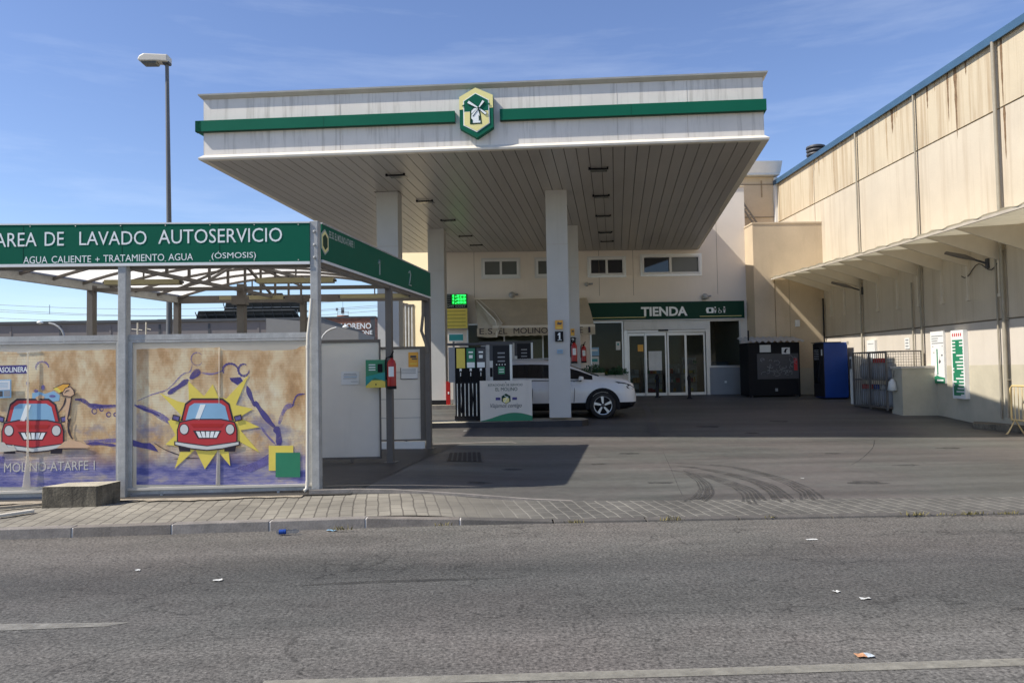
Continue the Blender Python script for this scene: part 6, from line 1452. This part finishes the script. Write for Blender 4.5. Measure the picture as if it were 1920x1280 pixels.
# wall lamps on arms under the lean-to
for lab, (y0, x1_) in (('grey floodlight on an arm under the lean-to roof, nearer the barrier', (18.0, 18.7)), ('grey floodlight on an arm under the lean-to roof, nearer the vending machine', (24.2, 24.9))):
    o = thing('floodlight', lab, 'floodlight', (XW, y0, 4.0), 'floodlights on the warehouse wall')
    z0 = 3.98; b = MB(); b.tube([(XW-.02, y0, z0), (XW-.35, y0+.06, z0+.12)], .025, m_dark, 8); b.box(XW-.05, XW, y0-.05, y0+.05, z0-.12, z0+.12, m_dark); b.build('arm', o)
    b = MB(); A = Vector((XW-.30, y0+.05, z0+.10)); D = Vector((-.82, .30, .30)).normalized(); S_ = D.cross(Vector((0, 0, 1))).normalized(); U_ = S_.cross(D)
    P = lambda l, s_, u: A+D*l+S_*s_+U_*u
    V = [P(0, -.04, -.02), P(0, .04, -.02), P(0, .04, .03), P(0, -.04, .03), P(.24, -.10, -.03), P(.24, .10, -.03), P(.24, .08, .06), P(.24, -.08, .06), P(.66, -.09, -.03), P(.66, .09, -.03), P(.66, .07, .03), P(.66, -.07, .03)]
    b.add(V, [(0, 1, 2, 3)]+[(4*k+i, 4*k+(i+1) % 4, 4*k+4+(i+1) % 4, 4*k+4+i) for k in range(2) for i in range(4)]+[(8, 9, 10, 11)], m_steelb); b.build('lamp_head', o, bevel=.012)
# kerb slab and barrier at the right edge
A = gp(1835, 793); sl_ = thing('concrete_slab', 'flat grey concrete block lying at the foot of the warehouse wall', 'concrete block', (11.6, 17.8, .2))
b = MB(); p0, p1 = Vector((11.42, 17.95, 0)), Vector((12.0, 16.95, 0)); zz = gz(11.7, 17.4); d = (p1-p0); nv = Vector((-d.y, d.x, 0)).normalized()*-.0
b.obox((p0.x, p0.y, zz-.02), (d.x, d.y, 0), (.36, .52, 0), (0, 0, .17), m_grime); b.build('block', sl_, bevel=.015)
cb = thing('crowd_barrier', 'cream yellow steel barrier leaning at the right edge of the yard', 'barrier', (11.7, 16.5, .3))
b = MB(); zb0 = gz(11.7, 16.6)
y0, y1, x0 = 16.95, 14.8, 11.68
b.tube([(x0, y0, zb0+.32), (x0, y0, zb0+1.02), (x0, y0-.07, zb0+1.08), (x0, y1+.07, zb0+1.08), (x0, y1, zb0+1.0), (x0, y1, zb0+.32), (x0, y0, zb0+.32)], .022, m_yelbar, 8); b.build('frame', cb)
for y in frange(y1, y0, .125)[1:-1]: b = MB(); b.tube([(x0, y, zb0+.32), (x0, y, zb0+1.08)], .009, m_yelbar, 6); b.build('bar', cb)
for y in (y0-.12, y1+.12): b = MB(); b.tube([(x0-.22, y, zb0), (x0-.16, y, zb0+.06), (x0, y, zb0+.33), (x0+.16, y, zb0+.06), (x0+.2, y, zb0)], .018, m_yelbar, 6); b.build('foot', cb)

# ------------------------------------------------------------------ small things near the road
cbk = thing('concrete_block', 'old stained concrete block lying on the pavement in front of the left banner', 'concrete block', (-4.9, 9.3, .1))
zz = side_z(-5)+.02; b = MB(); V = [(-5.22, 9.20, zz-.02), (-4.60, 9.24, zz-.02), (-4.46, 9.52, zz-.02), (-5.08, 9.50, zz-.02)]; V += [(-5.22, 9.21, zz+.235), (-4.60, 9.25, zz+.225), (-4.455, 9.52, zz+.245), (-5.07, 9.50, zz+.24)]
b.add(V, [(0, 3, 2, 1), (0, 1, 5, 4), (1, 2, 6, 5), (2, 3, 7, 6), (3, 0, 4, 7)], m_grime); b.add(V[4:], [(0, 1, 2, 3)], m_dust); b.build('block', cbk, bevel=.012)
pk = thing('plank', 'pale broken plank lying on the pavement at the left edge', 'plank', (-5.7, 9.0, .1)); b = MB(); A, B_ = at(-6, 967, Z=.135), at(62, 957, Z=.135); b.bar(A, B_, .07, .03, m_pvc); b.build('board', pk, bevel=.004)
A, B_ = at(-4, 952, Z=.14), at(84, 944, Z=.14); pk2 = thing('plank', 'thin tan batten lying along the foot of the left panel', 'plank', tuple(A)); b = MB(); b.bar(A, B_, .06, .03, m_sand); b.build('board', pk2)
pb = thing('plastic_bottle', 'crushed clear bottle with blue label in the gutter', 'bottle', (-2.1, 8.02, .03))
b = MB(); A, B_ = at(518, 997, Z=.035), at(561, 995, Z=.035); d = (B_-A); b.tube([A, A.lerp(B_, .06), A.lerp(B_, .35), A.lerp(B_, .65), A.lerp(B_, .85), B_], [.010, .022, .026, .018, .024, .010], MGLASS('clear_plastic', (.75, .80, .88)), 10); b.build('body', pb)
b = MB(); b.tube([A.lerp(B_, .12), A.lerp(B_, .42)], [.0245, .0262], m_blue, 10, False); b.build('label', pb)
lit = [(622, 995, .10, .05, m_bluel, 'small blue scrap in the gutter near the crushed bottle'), (408, 1089, .07, .04, m_whited, 'white scrap on the left half of the road'), (258, 1070, .04, .03, m_whited, 'tiny white scrap on the road left of centre'), (1522, 1012, .11, .035, m_whited, 'white paper strip on the road below the tyre marks'), (1568, 1110, .05, .035, m_whited, 'small white scrap, left of a pair on the right lane'), (1622, 1123, .07, .04, m_whited, 'white scrap, right of a pair on the right lane'), (1505, 897, .05, .03, m_whited, 'white scrap on the yard beside the tyre marks'), (872, 808, .09, .05, m_whited, 'white scrap lying on the yard before the pump island')]
for x, y, l_, w_, mt_, lab in lit:
    P = at(x, y, Z=0) if y > 980 else gp(x, y); rnd = random.Random(int(x)); a_ = rnd.uniform(-.5, .5); o = thing('paper_scrap', lab, 'litter', (P.x, P.y, P.z), 'scraps of litter'); b = MB()
    u_, v_ = Vector((math.cos(a_), math.sin(a_), 0)), Vector((-math.sin(a_), math.cos(a_), 0)); G = [P+u_*l_*(i/3-.5)+v_*w_*(j-.5)*rnd.uniform(.7, 1.2)+Vector((0, 0, .005+.009*rnd.random())) for j in range(2) for i in range(4)]
    b.add(G, [(i, i+1, 5+i, 4+i) for i in range(3)], mt_); b.build('scrap', o, fix=False)
P = at(1620, 1231, Z=0); wr = thing('food_wrapper', 'orange and pale blue wrapper lying near the white road line', 'litter', tuple(P)); b = MB()
G = [P+Vector((x, y, .006+.008*abs(math.sin(x*40+y*30)))) for y in (-.025, .03) for x in (-.045, -.015, .01, .035, .05)]
b.add(G, [(0, 1, 6, 5), (1, 2, 7, 6)], m_wrapo); b.add(G, [(2, 3, 8, 7), (3, 4, 9, 8)], m_wrapb); b.build('wrapper', wr, fix=False)
b = MB(); rnd = random.Random(11)   # dry weeds in the gutter
for cx, cy, k, h in ((1718, 965, 34, .045), (1775, 965, 14, .03), (1820, 964, 40, .045), (1890, 963, 26, .04), (1260, 975, 26, .06), (1078, 980, 26, .05), (640, 993, 30, .06), (830, 985, 14, .04), (25, 1004, 20, .06), (1440, 970, 10, .03), (560, 936, 30, .04), (345, 940, 24, .03), (420, 936, 20, .03)):
    P = at(cx, cy, Z=.02)
    for _ in range(k):
        q = P+Vector((rnd.gauss(0, .06), rnd.uniform(-.015, .03), 0)); d = Vector((rnd.uniform(-.6, .6), rnd.uniform(-.5, .2), rnd.uniform(.4, 1))).normalized()*h*rnd.uniform(.5, 1.2); s_ = Vector((rnd.uniform(-1, 1), rnd.uniform(-1, 1), 0)).normalized()*.006
        b.add([q-s_, q+s_, q+d*.6+s_*.8, q+d], [(0, 1, 2, 3)], m_leaf)
o = b.build('weeds', fix=False); struct(o, 'stuff')
# drain grate and channel in the yard
dg_ = thing('drain_grate', 'dark slotted drain grate in the shaded yard by the car wash', 'drain', tuple(gp(872, 858)))
b = MB(); c4 = [gp(*q) for q in ((842, 849), (902, 848), (905, 866), (838, 864))]
for i in range(7):
    t0, t1 = i/7+.02, (i+1)/7-.03; A, B_, C_, D_ = c4[0].lerp(c4[1], t0), c4[0].lerp(c4[1], t1), c4[3].lerp(c4[2], t1), c4[3].lerp(c4[2], t0); b.add([v+Vector((0, 0, .010)) for v in (A, B_, C_, D_)], [(0, 1, 2, 3)], m_blackm)
b.add([v+Vector((0, 0, .006)) for v in c4], [(0, 1, 2, 3)], m_dark); b.build('grate', dg_, fix=False)
b = MB(); P = [gp(1205, 760), gp(1212, 780), gp(1219, 815)]; Q = [gp(1214, 760), gp(1224, 780), gp(1236, 815)]
b.add([v+Vector((0, 0, .007)) for v in P+Q], [(0, 1, 4, 3), (1, 2, 5, 4)], m_dark); o = b.build('drain_channel', fix=False); struct(o)
b = MB(); P = [gp(*q) for q in ((812, 833), (880, 831), (960, 829), (968, 832))]; b.add([v+Vector((0, 0, .006)) for v in P]+[v+Vector((0, .14, .008)) for v in P], [(i, i+1, 5+i, 4+i) for i in range(3)], m_kerb); o = b.build('slab_joint', fix=False); struct(o)
